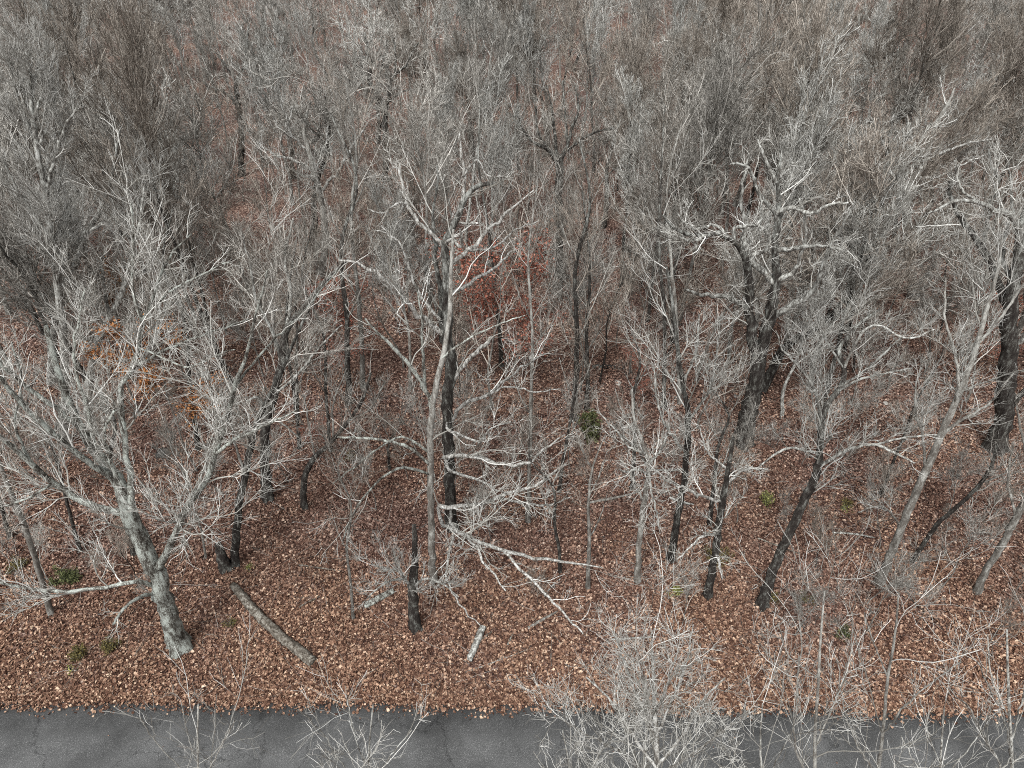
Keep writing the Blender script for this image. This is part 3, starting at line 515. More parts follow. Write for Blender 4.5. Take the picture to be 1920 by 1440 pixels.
hero('oak_tree', 'crooked two-armed oak with dark twisting limbs near the top of the picture', 23,
     [(722, 340, 7, 0), (724, 290, 7, 0), (722, 240, 7, 0), (720, 215, 6.5, 0), (708, 178, 5, 0), (692, 150, 4.5, 0), (696, 125, 3.5, 0), (690, 90, 2.5, .3), (684, 60, 1.5, .6)],
     [[(722, 222, 5.5, 0), (728, 185, 5, 0), (740, 140, 4.5, 0), (762, 124, 3.5, -.2), (770, 105, 2.5, -.2), (785, 80, 1.5, -.2)],
      [(740, 145, 3.5, 0), (742, 110, 3, .3), (738, 70, 2, .6)], [(708, 178, 3.5, 0), (670, 160, 2.5, -.3), (640, 140, 1.6, -.5)], [(728, 190, 3, 0), (760, 170, 2.5, -.3), (790, 165, 1.5, -.5)]],
     'oak', DARK, DARK, TWG, fine=.9, dens=1.0, rt=.013)
hero('oak_tree', 'dark-stemmed oak with low arching branches high on the left side of the wood', 24,
     [(452, 330, 6.5, 0), (453, 270, 6.5, 0), (450, 215, 6, 0), (446, 190, 5.5, 0), (444, 155, 4.5, 0), (455, 130, 3.5, .2), (462, 90, 2.5, .5), (465, 50, 1.5, .8)],
     [[(450, 215, 4, 0), (435, 185, 3.5, -.1), (410, 168, 3, -.3), (385, 160, 2, -.4)], [(446, 160, 3.5, 0), (425, 125, 3, .2), (400, 95, 2, .4)], [(450, 190, 3.5, 0), (480, 160, 3, 0), (510, 130, 2, 0)]],
     'mid', DARK, DARK, TWG, fine=.9, dens=1.1, rt=.013)
hero('oak_tree', 'white-limbed spreading oak in the upper right of the wood', 25,
     [(1712, 560, 9, 0), (1706, 480, 9, 0), (1700, 400, 9, 0), (1703, 365, 8, 0), (1714, 335, 7, 0), (1735, 300, 6, 0), (1745, 262, 5, 0), (1760, 225, 4, .2), (1780, 190, 3, .4), (1790, 165, 2, .6)],
     [[(1700, 378, 7, 0), (1690, 350, 6.5, 0), (1668, 305, 5.5, 0), (1658, 270, 4.5, 0), (1640, 235, 3.5, .2), (1628, 205, 2, .4)],
      [(1735, 300, 4.5, 0), (1770, 285, 4, -.3), (1810, 270, 3, -.5), (1860, 262, 2, -.7)], [(1714, 335, 4, 0), (1760, 330, 3.5, -.4), (1800, 310, 2.5, -.6), (1850, 290, 1.6, -.8)],
      [(1690, 345, 4, 0), (1650, 340, 3.5, -.4), (1630, 337, 2, -.5)], [(1668, 305, 4, 0), (1670, 250, 3, .3), (1680, 200, 2, .6)], [(1725, 315, 4, 0), (1710, 260, 3, .4), (1700, 215, 2, .8)],
      [(1745, 262, 3, 0), (1735, 220, 2.5, .2), (1740, 180, 1.6, .5)]],
     'oak', GREY, WHITE, TWP, fine=1., dens=1.0, rt=.009)
hero('oak_tree', 'white crooked oak top left of the central oak crown', 26,
     [(600, 520, 8, 0), (610, 440, 7.5, 0), (600, 370, 7, 0), (588, 320, 6, 0), (580, 285, 5, 0), (570, 250, 4, .1), (575, 215, 3, .3), (583, 190, 2, .5)],
     [[(588, 320, 4, 0), (550, 300, 3.5, -.3), (515, 290, 3, -.5), (480, 265, 2, -.7)], [(580, 285, 3.5, 0), (545, 250, 3, 0), (535, 215, 2.5, .1), (525, 190, 1.6, .2)],
      [(600, 360, 4.5, 0), (640, 310, 4, -.1), (665, 270, 3, -.1), (690, 230, 2, 0)], [(590, 325, 3.5, 0), (610, 270, 3, .3), (620, 210, 2, .6)]],
     'oak', GREY, WHITE, TWP, fine=1., dens=1.0, rt=.009)
hero('bare_tree', 'lone dark trunk with one pale side branch near the top of the picture', 27,
     [(1576, 180, 5.5, 0), (1575, 140, 5, 0), (1575, 95, 4.5, 0), (1572, 70, 4, 0), (1563, 55, 3, 0), (1555, 25, 2, .3)],
     [[(1576, 96, 3.5, 0), (1596, 85, 3, 0), (1612, 75, 2.5, -.1), (1627, 60, 2, -.1)], [(1572, 70, 3, 0), (1585, 40, 2.5, .3), (1590, 5, 2, .5)], [(1563, 55, 2.5, 0), (1540, 40, 2, -.2), (1520, 30, 1.5, -.3)]],
     'oak', DARK, PALE, TWG, fine=1., dens=1.3, rt=.016)
# thin upright trunks seen against the floor
THIN = [
 (95, 1152, 70, 1060, 38, 965, 8, 'thin grey tree leaning left behind the low branch of the lichen oak', 'mid', GREY),
 (150, 1034, 138, 990, 120, 920, 5, 'short dark sapling left of the big lichen oak', 'mid', DARK),
 (250, 1040, 246, 1000, 228, 940, 9, 'dark trunk hidden close behind the leaning lichen oak', 'mid', DARK),
 (372, 846, 366, 800, 356, 730, 7, 'dark trunk under the orange-leaved sapling', 'slim', DARK),
 (386, 1048, 376, 990, 362, 950, 3, 'spindly pale sapling right of the lichen oak trunk', 'mid', GREY),
 (562, 843, 558, 800, 551, 735, 5, 'narrow dark trunk, left one of a close pair', 'slim', DARK),
 (558, 788, 558, 760, 556, 715, 4.5, 'narrow dark trunk, right one of a close pair', 'slim', DARK),
 (620, 848, 616, 800, 611, 740, 5, 'dark upright trunk behind the curved tree', 'slim', DARK),
 (662, 1160, 658, 1100, 650, 1030, 4, 'spindly leaning sapling in front of the curved tree', 'mid', GREY),
 (730, 880, 729, 860, 728, 845, 4, 'short dark sapling left of the central oak', 'mid', DARK),
 (1048, 925, 1052, 890, 1062, 830, 5, 'dark sapling right of the central oak', 'mid', DARK),
 (990, 980, 992, 900, 995, 780, 6, 'straight grey trunk among the low limbs of the central oak', 'slim', GREY),
 (1074, 790, 1078, 730, 1082, 640, 8, 'dark trunk left of the green cedar bush', 'slim', DARK),
 (1100, 770, 1102, 700, 1100, 640, 6, 'dark trunk close behind the green cedar bush', 'slim', DARK),
 (1185, 918, 1187, 880, 1190, 820, 6, 'dark thin trunk right of the green cedar bush', 'mid', DARK),
 (1050, 1075, 1048, 1030, 1040, 980, 5, 'dark low sapling right of the lowest pale limb', 'mid', DARK),
 (1102, 1105, 1103, 1065, 1105, 1010, 6, 'grey-barked sapling standing left of a crooked pale fork', 'mid', GREY),
 (1330, 985, 1334, 950, 1340, 900, 6, 'dark trunk standing behind the short twisted tree', 'mid', DARK),
 (1650, 930, 1665, 890, 1690, 830, 4, 'slender dark tree behind the right leaning pair', 'mid', DARK),
 (655, 760, 652, 690, 650, 600, 8, 'tall dark trunk left of the central oak, deep in the wood', 'slim', DARK),
 (680, 730, 678, 660, 672, 560, 7, 'grey-brown trunk just left of the central oak crown', 'slim', GREY),
 (940, 690, 938, 640, 930, 560, 6, 'dark trunk beside the red-leaved sapling', 'slim', DARK),
 (1245, 770, 1246, 700, 1246, 600, 6, 'dark straight trunk left of the two-stemmed oak', 'slim', DARK),
 (1275, 760, 1272, 690, 1268, 600, 6, 'grey straight trunk left of the two-stemmed oak', 'slim', GREY),
 (20, 1010, 5, 960, -15, 900, 6, 'dark sapling at the left edge of the picture', 'mid', DARK),
]
for q, (x0, y0, x1, y1, x2, y2, wd, lab, st, bm) in enumerate(THIN):
    rg = np.random.default_rng(100 + q); ex, ey = x2 - x1, y2 - y1
    k = (2.2 if st == 'slim' else 1.5) * (150 / max(60, abs(ey))) ** .5
    wd *= .82; pts = [(x0, y0, wd, 0), (x1, y1, wd * .9, 0), (x2, y2, wd * .8, 0), (x2 + ex * k * .6 + rg.normal() * 6, y2 + ey * k * .6, wd * .6, .2), (x2 + ex * k + rg.normal() * 14, y2 + ey * k, wd * .45, .5), (x2 + ex * k * 1.5 + rg.normal() * 24, y2 + ey * k * 1.5, wd * .22, .9)]
    L = []
    for j in range(5):
        i = [2, 3, 3, 4, 4][j]; s = rg.choice([-1, 1]); px, py, hw, dy = pts[i]; l = rg.uniform(40, 75)
        L.append([(px, py, hw * .5, dy), (px + s * l * .35, py - l * .7, hw * .4, dy + rg.uniform(-.3, .5)), (px + s * l * .6, py - l * 1.5, hw * .2, dy + rg.uniform(-.5, 1))])
    hero('bare_tree', lab, 200 + q, pts, L, st, bm, GREY if st == 'slim' else PALE, TWG if q % 2 else TWB, fine=1., dens=1.1, rt=.006, flare=1.25)
# small trees rooted between the camera and the far road edge: only their tops are in view
def front(label, seed, bx, by, top, stems, dens=1., fine=1., m=PALE, st='brush', tm=None, ck=.58):
    top *= .8; stems = [[(a, b, c * ck, d) for a, b, c, d in q] for q in stems]
    """stems: list of pixel chains from near the foot to the tip"""
    hero('shrub_tree', label, seed, [(bx, by, top, 0), *[(p[0], p[1], p[2], p[3]) for p in stems[0]]], stems[1:], st, m, m, tm or TWP, fine=fine, dens=dens * 1.6, rt=.0055, cat='small tree', flare=1.1)
front('dense bushy white-twigged small tree standing over the road edge', 301, 1215, 1800, 13,
      [[(1222, 1620, 11, 0), (1228, 1480, 9, .3), (1232, 1400, 7, .6), (1228, 1330, 6, .9), (1225, 1270, 4, 1.3), (1222, 1200, 2.5, 1.7)],
       [(1230, 1440, 6, .4), (1180, 1370, 5, .7), (1140, 1310, 4, 1), (1100, 1270, 2.5, 1.2)], [(1230, 1440, 6, .4), (1285, 1370, 5, .7), (1320, 1310, 4, 1), (1360, 1270, 2.5, 1.2)],
       [(1232, 1390, 5, .6), (1195, 1310, 4, 1), (1170, 1240, 3, 1.4), (1150, 1180, 2, 1.7)], [(1230, 1380, 5, .6), (1265, 1300, 4, 1), (1290, 1230, 3, 1.5), (1300, 1170, 2, 1.9)],
       [(1228, 1470, 5, .3), (1160, 1410, 4, .1), (1090, 1370, 3, .1), (1030, 1340, 2, .2)], [(1228, 1460, 5, .3), (1300, 1410, 4, .1), (1370, 1360, 3, .1), (1420, 1330, 2, .2)],
       [(1229, 1340, 4, .9), (1255, 1270, 3.5, .5), (1270, 1220, 2, .5)], [(1229, 1350, 4, .9), (1205, 1280, 3.5, .4), (1195, 1220, 2, .3)]], 1.2, 1.05, WHITE, 'mid', None, .8)
front('multi-stemmed sparse grey sapling rising in front of the road, mottled bark', 302, 1545, 1830, 8,
      [[(1540, 1640, 7, 0), (1530, 1500, 6.5, .2), (1528, 1380, 6, .4), (1535, 1270, 5, .6), (1540, 1180, 4, .8), (1546, 1110, 2.5, 1)],
       [(1530, 1480, 5, .2), (1490, 1400, 4.5, .3), (1495, 1290, 4, .4), (1500, 1200, 3, .6), (1496, 1130, 2, .8)], [(1528, 1400, 4, .4), (1560, 1330, 3.5, .5), (1590, 1250, 3, .7), (1600, 1170, 2, .9)],
       [(1535, 1270, 3, .6), (1480, 1230, 2.5, .4), (1460, 1170, 2, .4)]], .6, .75, GREY, 'mid')
front('tall grey forked sapling reaching over the road in the lower right', 303, 1640, 1820, 8,
      [[(1638, 1640, 7, 0), (1640, 1500, 6.5, .2), (1655, 1380, 6, .4), (1665, 1270, 5, .6), (1680, 1180, 4, .8), (1685, 1110, 2.5, 1)],
       [(1655, 1380, 4.5, .4), (1700, 1320, 4, .3), (1760, 1270, 3, .3), (1800, 1240, 2, .3)], [(1665, 1270, 4, .6), (1640, 1210, 3, .8), (1620, 1150, 2, 1)],
       [(1645, 1450, 4, .3), (1600, 1380, 3.5, .2), (1580, 1310, 3, .3), (1570, 1240, 2, .4)]], .6, .75, GREY, 'mid')
front('low pale-twigged sapling at the lower right corner above the road', 304, 1910, 1820, 8,
      [[(1905, 1640, 7, 0), (1900, 1500, 6.5, .2), (1895, 1380, 5.5, .4), (1890, 1270, 4.5, .6), (1888, 1180, 2.5, .9)],
       [(1900, 1480, 5, .2), (1850, 1390, 4, .3), (1810, 1320, 3, .4), (1780, 1290, 2, .5)], [(1895, 1390, 4, .4), (1920, 1300, 3.5, .6), (1930, 1200, 2, .9)], [(1893, 1350, 4, .4), (1860, 1270, 3, .6), (1850, 1190, 2, .9)],
       [(1898, 1440, 4, .3), (1880, 1340, 3, .2), (1830, 1240, 2, .2)]], .6, .8, PALE, 'brush')
front('thin bare shrub top showing over the asphalt at the bottom left', 305, 372, 1840, 6,
      [[(372, 1700, 5, 0), (370, 1560, 4.5, .1), (372, 1470, 4, .2), (370, 1390, 3, .4), (372, 1320, 1.8, .6)],
       [(371, 1500, 3, .1), (330, 1430, 2.5, .2), (290, 1390, 2, .3), (262, 1340, 1.5, .3)], [(371, 1480, 3, .2), (410, 1410, 2.5, .3), (440, 1350, 1.6, .4)], [(372, 1440, 2.5, .3), (350, 1370, 2, .5), (340, 1320, 1.5, .7)]], .6, .75, GREY)
front('bare shrub with fan-like white twigs over the asphalt left of centre', 306, 690, 1850, 6,
      [[(690, 1700, 5.5, 0), (688, 1560, 5, .1), (690, 1470, 4, .2), (692, 1400, 3, .4), (700, 1320, 1.8, .6)],
       [(689, 1500, 3, .1), (640, 1430, 2.5, .2), (600, 1370, 2, .3), (560, 1330, 1.5, .3)], [(690, 1490, 3, .2), (730, 1420, 2.5, .3), (770, 1370, 1.6, .4)], [(690, 1450, 2.5, .3), (665, 1380, 2, .5), (650, 1310, 1.5, .7)]], .6, .8, PALE)
front('bare leafless shrub beneath the road edge right of the bushy white tree', 307, 1440, 1850, 7,
      [[(1440, 1700, 6, 0), (1436, 1570, 5.5, .1), (1432, 1480, 5, .2), (1425, 1390, 3.5, .4), (1430, 1320, 2, .6)],
       [(1434, 1510, 3, .1), (1390, 1450, 2.5, .2), (1350, 1400, 2, .3)], [(1432, 1470, 3, .2), (1470, 1400, 2.5, .3), (1500, 1340, 1.6, .4)]], .45, .7)
front('wide low bare shrub filling the lower right road corner', 308, 1770, 1850, 7,
      [[(1770, 1700, 6, 0), (1766, 1570, 5.5, .1), (1762, 1480, 5, .2), (1765, 1400, 3.5, .4), (1770, 1330, 2, .6)],
       [(1764, 1510, 3, .1), (1720, 1440, 2.5, .2), (1690, 1380, 2, .3)], [(1762, 1470, 3, .2), (1810, 1410, 2.5, .3), (1850, 1360, 1.6, .4)], [(1764, 1440, 3, .3), (1740, 1370, 2, .4), (1725, 1310, 1.5, .5)]], .45, .7)
front('scraggly bare shrub in front of the asphalt below the central leaf bank', 309, 1080, 1850, 6,
      [[(1080, 1700, 5, 0), (1078, 1570, 4.5, .1), (1072, 1490, 4, .2), (1065, 1420, 3, .3), (1055, 1370, 1.6, .4)],
       [(1076, 1510, 3, .1), (1040, 1460, 2.5, .2), (1010, 1430, 1.5, .3)], [(1074, 1500, 3, .1), (1110, 1440, 2.5, .2), (1140, 1390, 1.5, .3)]], .5, .7)

# ------------------------------------------------------------------ the wood behind: each tree a thing, grown once per kind and copied
def grown(seed, kind, H, rt, fine, dens):
    rng = np.random.default_rng(seed); n = 16
    crooked = {'oak': .16, 'mid': .09, 'slim': .06, 'sapling': .09}[kind]
    top = {'oak': .72, 'mid': .9, 'slim': .96, 'sapling': .95}[kind]
    d = norm(np.array([rng.normal() * .06, rng.normal() * .06, 1.])); P = np.zeros((1, n, 3)); st = H * top / (n - 1)
    for i in range(1, n):
        P[0, i] = P[0, i - 1] + d * st; d = d + crooked * rng.standard_normal(3); d[2] += .12; d = norm(d)
    P[0, 0, 2] -= .3
    r0 = {'oak': .016, 'mid': .0105, 'slim': .0088, 'sapling': .0065}[kind] * H
    R = r0 * (1 - np.linspace(0, 1, n) ** 1.1 * .86)[None]; R[0, 0] *= 1.4
    tr = Tubes().add(P, R, 9, .06, rng); cr = Tubes()
    nl = {'oak': 13, 'mid': 14, 'slim': 18, 'sapling': 9}[kind]
    ang = {'oak': (.5, 1.2), 'mid': (.45, 1.05), 'slim': (.35, .85), 'sapling': (.4, .95)}[kind]
    t0 = {'oak': .42, 'mid': .35, 'slim': .38, 'sapling': .2}[kind]
    L, Lr = grow(rng, P, R, lambda l: np.full(len(l), nl), t0, 1, ang, ({'oak': .6, 'mid': .5, 'slim': .42, 'sapling': .48}[kind], .8, 8), 10,
                 {'oak': .3, 'mid': .13, 'slim': .08, 'sapling': .13}[kind], {'oak': .07, 'mid': .09, 'slim': .07, 'sapling': .06}[kind], .6, rt * 1.8, lift=.15)
    cr.add(L, Lr, 5)
    c, dd = twigs_on(rng, cr, L, Lr, kind if kind in ('oak', 'slim') else 'mid', fine, rt, dens)
    twigs_on(rng, cr, P[:, n // 2:], R[:, n // 2:], 'mid', fine, rt, dens * .6)
    return tr, cr, c
KIND = {}
def proto(key, seed, kind, H, bm, tm, rt, fine, dens, leaves=None):
    tr, cr, c = grown(seed, kind, H, rt, fine, dens)
    root = bpy.data.objects.new('bare_tree', None); sc.collection.objects.link(root); root.empty_display_size = .3
    a = tr.build('trunk', bm, root); b = cr.build('crown', tm, root); parts = [a, b]
    if leaves:
        rng = np.random.default_rng(seed + 9); q = c.reshape(-1, 3); q = q[q[:, 2] < H * leaves[2]]
        q = q[rng.integers(0, len(q), leaves[1])] + rng.standard_normal((leaves[1], 3)) * .12
        V, f = leaf_mesh(rng, q, np.full(len(q), .085), 1.2); parts.append(link_mesh('leaves', V, [f], leaves[0], root, False))
    KIND[key] = [root, parts, False, H]
for s in range(4): proto(f'oak{s}', 400 + s, 'oak', 14, [DARK, GREY][s % 2], [TWG, TWP][s % 2], .009, .85, .95)
for s in range(5): proto(f'slim{s}', 420 + s, 'slim', 13.5, [GREY, DARK, PALE, GREY, DARK][s], [TWG, TWB, TWG, TWP, TWB][s], .0085, .95, 1.1)
for s in range(4): proto(f'mid{s}', 440 + s, 'mid', 12, [DARK, GREY, PALE, DARK][s], [TWB, TWG, TWP, TWG][s], .0085, .9, 1.05)
for s in range(4): proto(f'sapling{s}', 460 + s, 'sapling', 5.5, [GREY, DARK, GREY, PALE][s], [TWG, TWB, TWB, TWG][s], .0055, .9, 1.5)
proto('rust0', 480, 'sapling', 7.5, GREY, TWB, .007, .7, 1.1, (RUST, 4800, .97))
proto('orange0', 481, 'sapling', 6.5, GREY, TWB, .007, .7, 1.1, (ORANGE, 3600, .93))
COUNT = [0]
def plant(key, x, y, scale, rz, tilt, label, group):
    K = KIND[key]; z = float(gz(x, y)) - .02
    if not K[2]: root, parts = K[0], K[1]; K[2] = True
    else:
        root = K[0].copy(); sc.collection.objects.link(root)
        for p in K[1]:
            c = p.copy(); sc.collection.objects.link(c); c.parent = root
    root.location = (x, y, z); root.rotation_euler = (tilt[0], tilt[1], rz); root.scale = (scale[0], scale[0], scale[1])
    kind = key.rstrip('0123456789')
    root.name = {'oak': 'oak_tree', 'slim': 'bare_tree', 'mid': 'bare_tree', 'sapling': 'sapling', 'rust': 'leafy_sapling', 'orange': 'leafy_sapling'}[kind]
    props(root, label, {'oak': 'tree', 'slim': 'tree', 'mid': 'tree'}.get(kind, 'young tree'), group); COUNT[0] += 1
    return root
def pix(x, y, z):
    v = np.array([x, y, z - CH]); dd = v @ FW
    return 960 + F * v[0] / dd, 720 - F * (v @ UP) / dd

# young trees that keep their dead leaves
for px, py, key, s, lab in ((922, 768, 'rust0', 1.3, 'young oak holding rust-red dead leaves right behind the central oak'),
                            (372, 885, 'orange0', 1.15, 'young oak holding orange dead leaves behind the big lichen oak'),
                            (235, 690, 'orange0', .9, 'small orange-leaved sapling between the pale slanting trunks'),
                            (650, 700, 'rust0', .8, 'small rust-leaved sapling left of the central oak, deep in shade'),
                            (1800, 700, 'rust0', .7, 'small rust-leaved sapling left of the massive right-edge oak'),
                            (700, 250, 'rust0', .9, 'small rust-leaved tree under the crooked two-armed oak'),
                            (1645, 190, 'rust0', 1.0, 'rust-leaved tree right of the lone dark trunk at the top'),
                            (600, 860, 'rust0', .3, 'tiny rust-leaved seedling beside the curved dark tree'),
                            (1180, 745, 'rust0', .45, 'little rust-leaved sapling beyond the green cedar bush'),
                            (1500, 640, 'orange0', .6, 'small orange-leaved sapling behind the two-stemmed oak')):
    p = atG(px, py); plant(key, p[0], p[1], (s, s), px * .7, (0, 0), lab, None); HERO.append((p[0], p[1]))

litter()
rng = np.random.default_rng(77)
taken = list(HERO); spots = []
def try_spots(n, y0, y1, dmin, keys, pw):
    got = 0; tries = 0
    while got < n and tries < n * 60:
        tries += 1
        y = y0 + (y1 - y0) * rng.random() ** .8; hw = .73 * (.81 * y + 12.9) + 1.5; x = rng.uniform(-hw, hw)
        if min((a - x) ** 2 + (b - y) ** 2 for a, b in taken) < dmin ** 2: continue
        if y < 21 and -10.5 < x < .5 and rng.random() < .85: continue
        key = keys[rng.choice(len(keys), p=np.array(pw) / sum(pw))]
        if key[:3] != 'sap' and any(b - 17 < y < b + 2 and abs(x - a * (.81 * y + 12.9) / (.81 * b + 12.9)) < 3.8 for a, b in OPEN): continue
        taken.append((x, y)); spots.append((x, y, key)); got += 1
SL = [f'slim{i}' for i in range(5)]; MI = [f'mid{i}' for i in range(4)]; OK_ = [f'oak{i}' for i in range(4)]; SA = [f'sapling{i}' for i in range(4)]
try_spots(75, 14.6, 26, 1.15, SA, [1] * 4)
try_spots(100, 26, 44, 1.6, SL + MI + SA, [2] * 5 + [2] * 4 + [2.2] * 4)
try_spots(120, 25, 60, 1.3, SA, [1] * 4)
try_spots(92, 42, 66, 2.3, SL + MI + OK_ + SA, [2] * 5 + [2] * 4 + [1.6] * 4 + [1] * 4)
try_spots(82, 64, 100, 3.2, SL + MI + OK_, [1] * 5 + [2.4] * 4 + [2.4] * 4)
hn = [('the central oak', 848, 640), ('the big lichen oak', 200, 850), ('the two-stemmed oak', 1430, 560), ('the massive right-edge oak', 1890, 560), ('the vase-crowned oak', 1048, 300), ('the crooked two-armed oak', 722, 180), ('the white spreading oak', 1710, 330), ('the lone dark trunk', 1575, 90), ('the tall pale left-hand tree', 80, 340), ('the forked leaning tree', 1540, 830)]
LOOK = {'slim': ['slender grey bare tree', 'slender dark-stemmed bare tree', 'slender pale-barked bare tree', 'slender bare tree with silvery twigs', 'slender brown-twigged bare tree'],
        'mid': ['dark-barked bare tree', 'grey rounded bare tree', 'pale rounded bare tree', 'dark bushy bare tree'],
        'oak': ['dark crooked bare oak', 'silver-twigged crooked bare oak', 'dark broad bare oak', 'pale broad bare oak'],
        'sapling': ['grey leafless sapling', 'dark leafless sapling', 'brown-twigged leafless sapling', 'pale leafless sapling']}
used = {}
for x, y, key in spots:
    sap = key.startswith('sap'); s = rng.uniform(.75, 1.15); sz = s * rng.uniform(.92, 1.1)
    if sap: s = rng.uniform(.3, .8) if y < 26 else rng.uniform(.8, 1.7); sz = s
    px, py = pix(x, y, gz(x, y) + (2 if sap else 6) * s)
    h = min(hn, key=lambda q: (q[1] - px) ** 2 + (q[2] - py) ** 2); dx, dy = px - h[1], py - h[2]
    side = ('left of' if dx < 0 else 'right of') if abs(dx) > abs(dy) else ('beyond' if dy < 0 else 'in front of')
    far = ('close' if math.hypot(dx, dy) < 110 else 'some way' if math.hypot(dx, dy) < 230 else 'far')
    look = LOOK[key.rstrip('0123456789')][int(key[-1])]; hgt = 'short ' if s < .85 else 'tall ' if s > 1.05 else ''
    lab = f'{hgt}{look} {far} {side} {h[0]}'
    plant(key, x, y, (s, sz), rng.uniform(0, 6.28), (rng.normal() * .05, rng.normal() * .05), lab, 'saplings under the trees' if sap else 'bare trees of the wood')
for K in KIND.values():
    if not K[2]:
        for p in K[1]: bpy.data.objects.remove(p)
        bpy.data.objects.remove(K[0])
print('planted', COUNT[0], 'heroes', len(HERO))

# the far wood: one mass
def far_wood():
    rng = np.random.default_rng(9); src = []
    for s, (k, H) in enumerate((('mid', 13.5), ('mid', 12), ('oak', 13.5), ('slim', 12.5))):
        tr, cr, _ = grown(500 + s, k, H, .013, .62, .85)
        V = np.concatenate(tr.V + cr.V); Fc = np.concatenate(tr.Fc + [f + tr.n for f in cr.Fc]); src.append((V, Fc))
    Vs, Fs, o, t = [], [], 0, []
    while len(t) < 430:
        y = 92 + 120 * rng.random(); hw = .73 * (.81 * y + 12.9) + 2; x = rng.uniform(-hw, hw)
        if t and min((a - x) ** 2 + (b - y) ** 2 for a, b in t) < 11: continue
        t.append((x, y)); V, Fc = src[rng.integers(4)]; a = rng.uniform(0, 6.28); s = rng.uniform(.8, 1.15)
        c, sn = math.cos(a), math.sin(a); W = np.stack([V[:, 0] * c - V[:, 1] * sn, V[:, 0] * sn + V[:, 1] * c, V[:, 2]], 1) * s + np.array([x, y, float(gz(x, y))])
        Vs.append(W); Fs.append(Fc + o); o += len(V)
    ob = link_mesh('distant_woodland', np.concatenate(Vs), [np.concatenate(Fs)], TWG)
    props(ob, 'grey mass of leafless trees far back along the top of the wood', 'woodland', kind='stuff'); print('far faces', len(ob.data.polygons))
far_wood()

# ------------------------------------------------------------------ logs, sticks, bushes, stones, debris
def log(name, label, seed, pts, m, group=None, z=.6, cat='log', ends=True):
    """pts: (px, py, half width px, extra height)"""
    rng = np.random.default_rng(seed); A = []
    for px, py, hw, h in pts:
        p = atG(px, py); r = hw * depth(p) / F; A.append([p[0], p[1], p[2] + r * z + h, r])
    q = poly(A, 22); base = q[0, :3].copy(); P = q[None, :, :3].copy(); R = q[None, :, 3]
    P[0, 1:-1] += rng.standard_normal((20, 3)) * R[0, 1:-1, None] * .06
    e = (P[:, -1:] - P[:, -3:-2]) * .02; P = np.concatenate([P[:, :1] - e, P[:, :1], P[:, 1:], P[:, -1:] + e], 1); R = np.concatenate([R[:, :1] * .05, R, R[:, -1:] * .05], 1)
    o = Tubes().add(P, R, 16, .09, rng).build(name, m, off=base); o.location = base
    return props(o, label, cat, group)
log('fallen_log', 'long weathered fallen log lying across the leaves beside the road', 1, [(438, 1100, 7, 0), (480, 1150, 8.5, 0), (530, 1198, 9, 0), (588, 1245, 10, 0)], ROT)
lg = log('fallen_branch', 'short thick pale broken branch with a side stub lying on the leaves', 2, [(880, 1240, 5.5, 0), (892, 1212, 6.5, 0), (906, 1180, 6, .1)], PALE, cat='branch')
log('fallen_branch', 'short mossy log lying left of the rotten dark trunk', 3, [(684, 1138, 5, 0), (708, 1126, 6, 0), (738, 1110, 5, 0)], LICHEN, cat='branch')
log('fallen_branch', 'white fallen limb piece among the orange saplings', 4, [(388, 706, 2.2, .1), (402, 712, 2.6, .1), (413, 718, 2, 0)], WHITE, cat='branch')
log('fallen_log', 'dark fallen log lying level at the back of the bright glade', 5, [(1110, 690, 4, 0), (1140, 690, 4.5, 0), (1170, 694, 3.5, 0)], DARK)
rng = np.random.default_rng(31)
SK = [(990, 1180, 1045, 1148, 3, 'brown stick lying by the tip of the lowest pale limb'), (905, 1200, 925, 1185, 2, 'little stick touching the short pale branch'), (1145, 1200, 1230, 1195, 2, 'long grey stick on the leaves under the bushy white tree'),
      (1100, 945, 1195, 925, 2.5, 'long dark stick on the floor right of the central oak'), (560, 1140, 600, 1120, 1.5, 'thin twig above the long weathered log'), (1255, 935, 1300, 948, 2.5, 'brown stick behind the twisted short tree'),
      (870, 1262, 1000, 1215, 1.2, 'long thin twig between the pale branch and the road'), (950, 1215, 965, 1185, 1.8, 'short white twig right of the pale branch'), (1560, 1000, 1640, 1010, 2, 'grey stick between the two leaning right trees'),
      (100, 1000, 160, 985, 1.5, 'thin dark stick behind the lichen oak'), (560, 1060, 640, 1072, 1.5, 'thin pale stick right of the stump'), (1020, 1120, 1060, 1080, 1.8, 'dark stick leaning under the lowest limb'),
      (405, 915, 420, 935, 2, 'short white stick left of the thin leaning tree'), (1420, 1010, 1500, 1040, 1.6, 'thin stick crossing in front of the forked leaning tree')]
for i, (x0, y0, x1, y1, wd, lab) in enumerate(SK):
    mx, my = (x0 + x1) / 2 + rng.normal() * 4, (y0 + y1) / 2 + rng.normal() * 3
    log('fallen_stick', lab, 40 + i, [(x0, y0, wd, 0), (mx, my, wd * .9, .02), (x1, y1, wd * .5, .03)], [GREY, ROT, PALE][i % 3], 'sticks on the leaves', 1., 'stick')
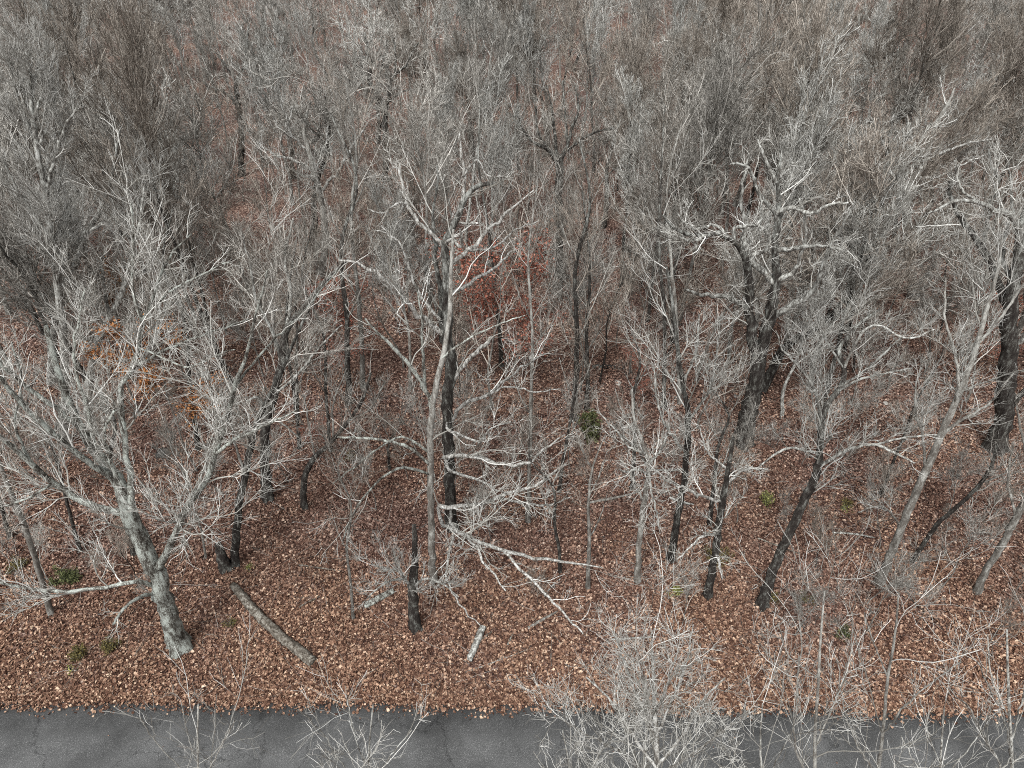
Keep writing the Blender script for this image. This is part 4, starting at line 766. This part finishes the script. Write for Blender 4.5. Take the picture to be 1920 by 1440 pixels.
def bush(label, px, py, wpx, hm, m, seed, n=700, size=.07, name='evergreen_bush'):
    rng = np.random.default_rng(seed); base = atG(px, py); r = wpx * depth(base) / F / 2
    root = empty(name, base, label, 'bush')
    ns = 9; d = norm(np.stack([rng.normal(size=ns), rng.normal(size=ns), np.full(ns, 1.3)], 1)); P = np.zeros((ns, 5, 3)); P[:, 0, 2] = -.05
    for i in range(1, 5):
        P[:, i] = P[:, i - 1] + d * np.array([r, r, hm]) / 3.2 * rng.uniform(.6, 1.1, (ns, 1)); d = norm(d + .25 * rng.standard_normal((ns, 3)))
    R = np.linspace(.014, .005, 5)[None] * np.ones((ns, 1)); tb = Tubes().add(P, R, 4)
    c, cr = grow(rng, P, R, lambda L: 9 + 0 * L, .2, 1, (.4, 1.2), (.45, .1, 1), 4, .2, .02, .7, .004); tb.add(c, cr, 3)
    tb.build('stems', GREY, root)
    q = c[:, 1:].reshape(-1, 3); q = q[rng.integers(0, len(q), n)] + rng.standard_normal((n, 3)) * .05; q[:, 2] = np.maximum(q[:, 2], .02)
    V, f = leaf_mesh(rng, q, np.full(n, size), 1.5); link_mesh('foliage', V, [f], m, root, False)
for a in (('dark green juniper bush behind the low branch of the lichen oak', 125, 1088, 56, .5, GREEN, 1, 1500), ('small brownish-green juniper on the bank near the road', 150, 1232, 30, .5, OLIVE, 2, 700),
          ('small olive juniper left of the lichen oak foot', 212, 1218, 34, .5, OLIVE, 3, 600), ('tiny bright green plant on the bank near the road', 132, 1258, 9, .1, BRIGHT, 4, 60),
          ('round green cedar bush in the middle of the wood', 1110, 815, 52, 1.3, GREEN, 5, 2200, .09), ('bright yellow-green moss cushion behind the bushy white tree', 1263, 1112, 30, .15, BRIGHT, 6, 500),
          ('yellow-green leafy bush left of the forked leaning tree', 1437, 945, 26, .7, BRIGHT, 7, 420), ('green undergrowth around the short twisted tree', 1350, 1052, 60, .5, OLIVE, 8, 700),
          ('olive low bush beyond the forked leaning tree', 1590, 950, 26, .3, OLIVE, 9, 300), ('tiny yellow-green tuft between the leaning right-hand trees', 1580, 955, 12, .2, BRIGHT, 10, 80),
          ('olive juniper low on the left edge', 35, 1065, 34, .5, OLIVE, 11, 500), ('small green tuft at the foot of the broken stump', 467, 1066, 12, .12, BRIGHT, 12, 120),
          ('small dull green sprig near the long weathered log', 433, 1170, 20, .3, OLIVE, 13, 150), ('green tufts at the foot of the forked leaning tree', 1446, 1125, 30, .25, OLIVE, 14, 300),
          ('sparse green seedling right of the forked leaning tree foot', 1515, 1130, 40, .35, OLIVE, 15, 200), ('mossy green clump behind the lower right saplings', 1580, 1190, 40, .3, GREEN, 16, 260),
          ('small dull bush between curved tree and central oak', 660, 860, 26, .5, OLIVE, 17, 260)):
    bush(*a[:7], n=a[7], size=a[8] if len(a) > 8 else .06)
def stone(name, label, px, py, wpx, seed, m, cat='stone', flat=.45, group=None):
    rng = np.random.default_rng(seed); p = atG(px, py); r = wpx * depth(p) / F / 2
    a = np.linspace(0, 2 * math.pi, 11)[:-1]; k = rng.uniform(.75, 1.15, 10); V = []
    for h, s in ((-.3, .9), (.2, 1), (.75, .8), (1, .45)):
        V.append(np.stack([np.cos(a) * k * s, np.sin(a) * k * s * .8, h * flat * (1 + .12 * rng.standard_normal(10))], 1) * r)
    V = np.concatenate(V + [np.array([[0, 0, flat * r * 1.05]])]); i = np.arange(40).reshape(4, 10); j = np.roll(i, -1, 1)
    f = np.stack([i[:-1], j[:-1], j[1:], i[1:]], -1).reshape(-1, 4); t = np.stack([i[3], j[3], np.full(10, 40)], -1)
    o = link_mesh(name, V, [f, t], m, smooth=False, loc=p); o.rotation_euler.z = rng.uniform(0, 6); return props(o, label, cat, group)
SM = bark('limestone', [(.3, (.2, .19, .17)), (.6, (.42, .4, .37))], 4, .5, 1, .1)
for i in range(26):
    px, py = rng.uniform(1140, 1720), 700 + rng.uniform(-20, 70)
    stone('limestone_rock', 'pale flat limestone rock half sunk in the leaves of the bright glade', px, py, rng.uniform(7, 20), 600 + i, SM, flat=.25, group='limestone rocks of the glade')
m, n, l, b = mat('black_plastic'); b.inputs['Base Color'].default_value = (.01, .01, .011, 1); b.inputs['Roughness'].default_value = .35; b.inputs['Specular IOR Level'].default_value = .5
stone('rubbish_bag', 'black shiny rubbish bag dumped among the trees behind the lichen oak', 305, 850, 30, 700, m, 'rubbish', .5)
print('script done')
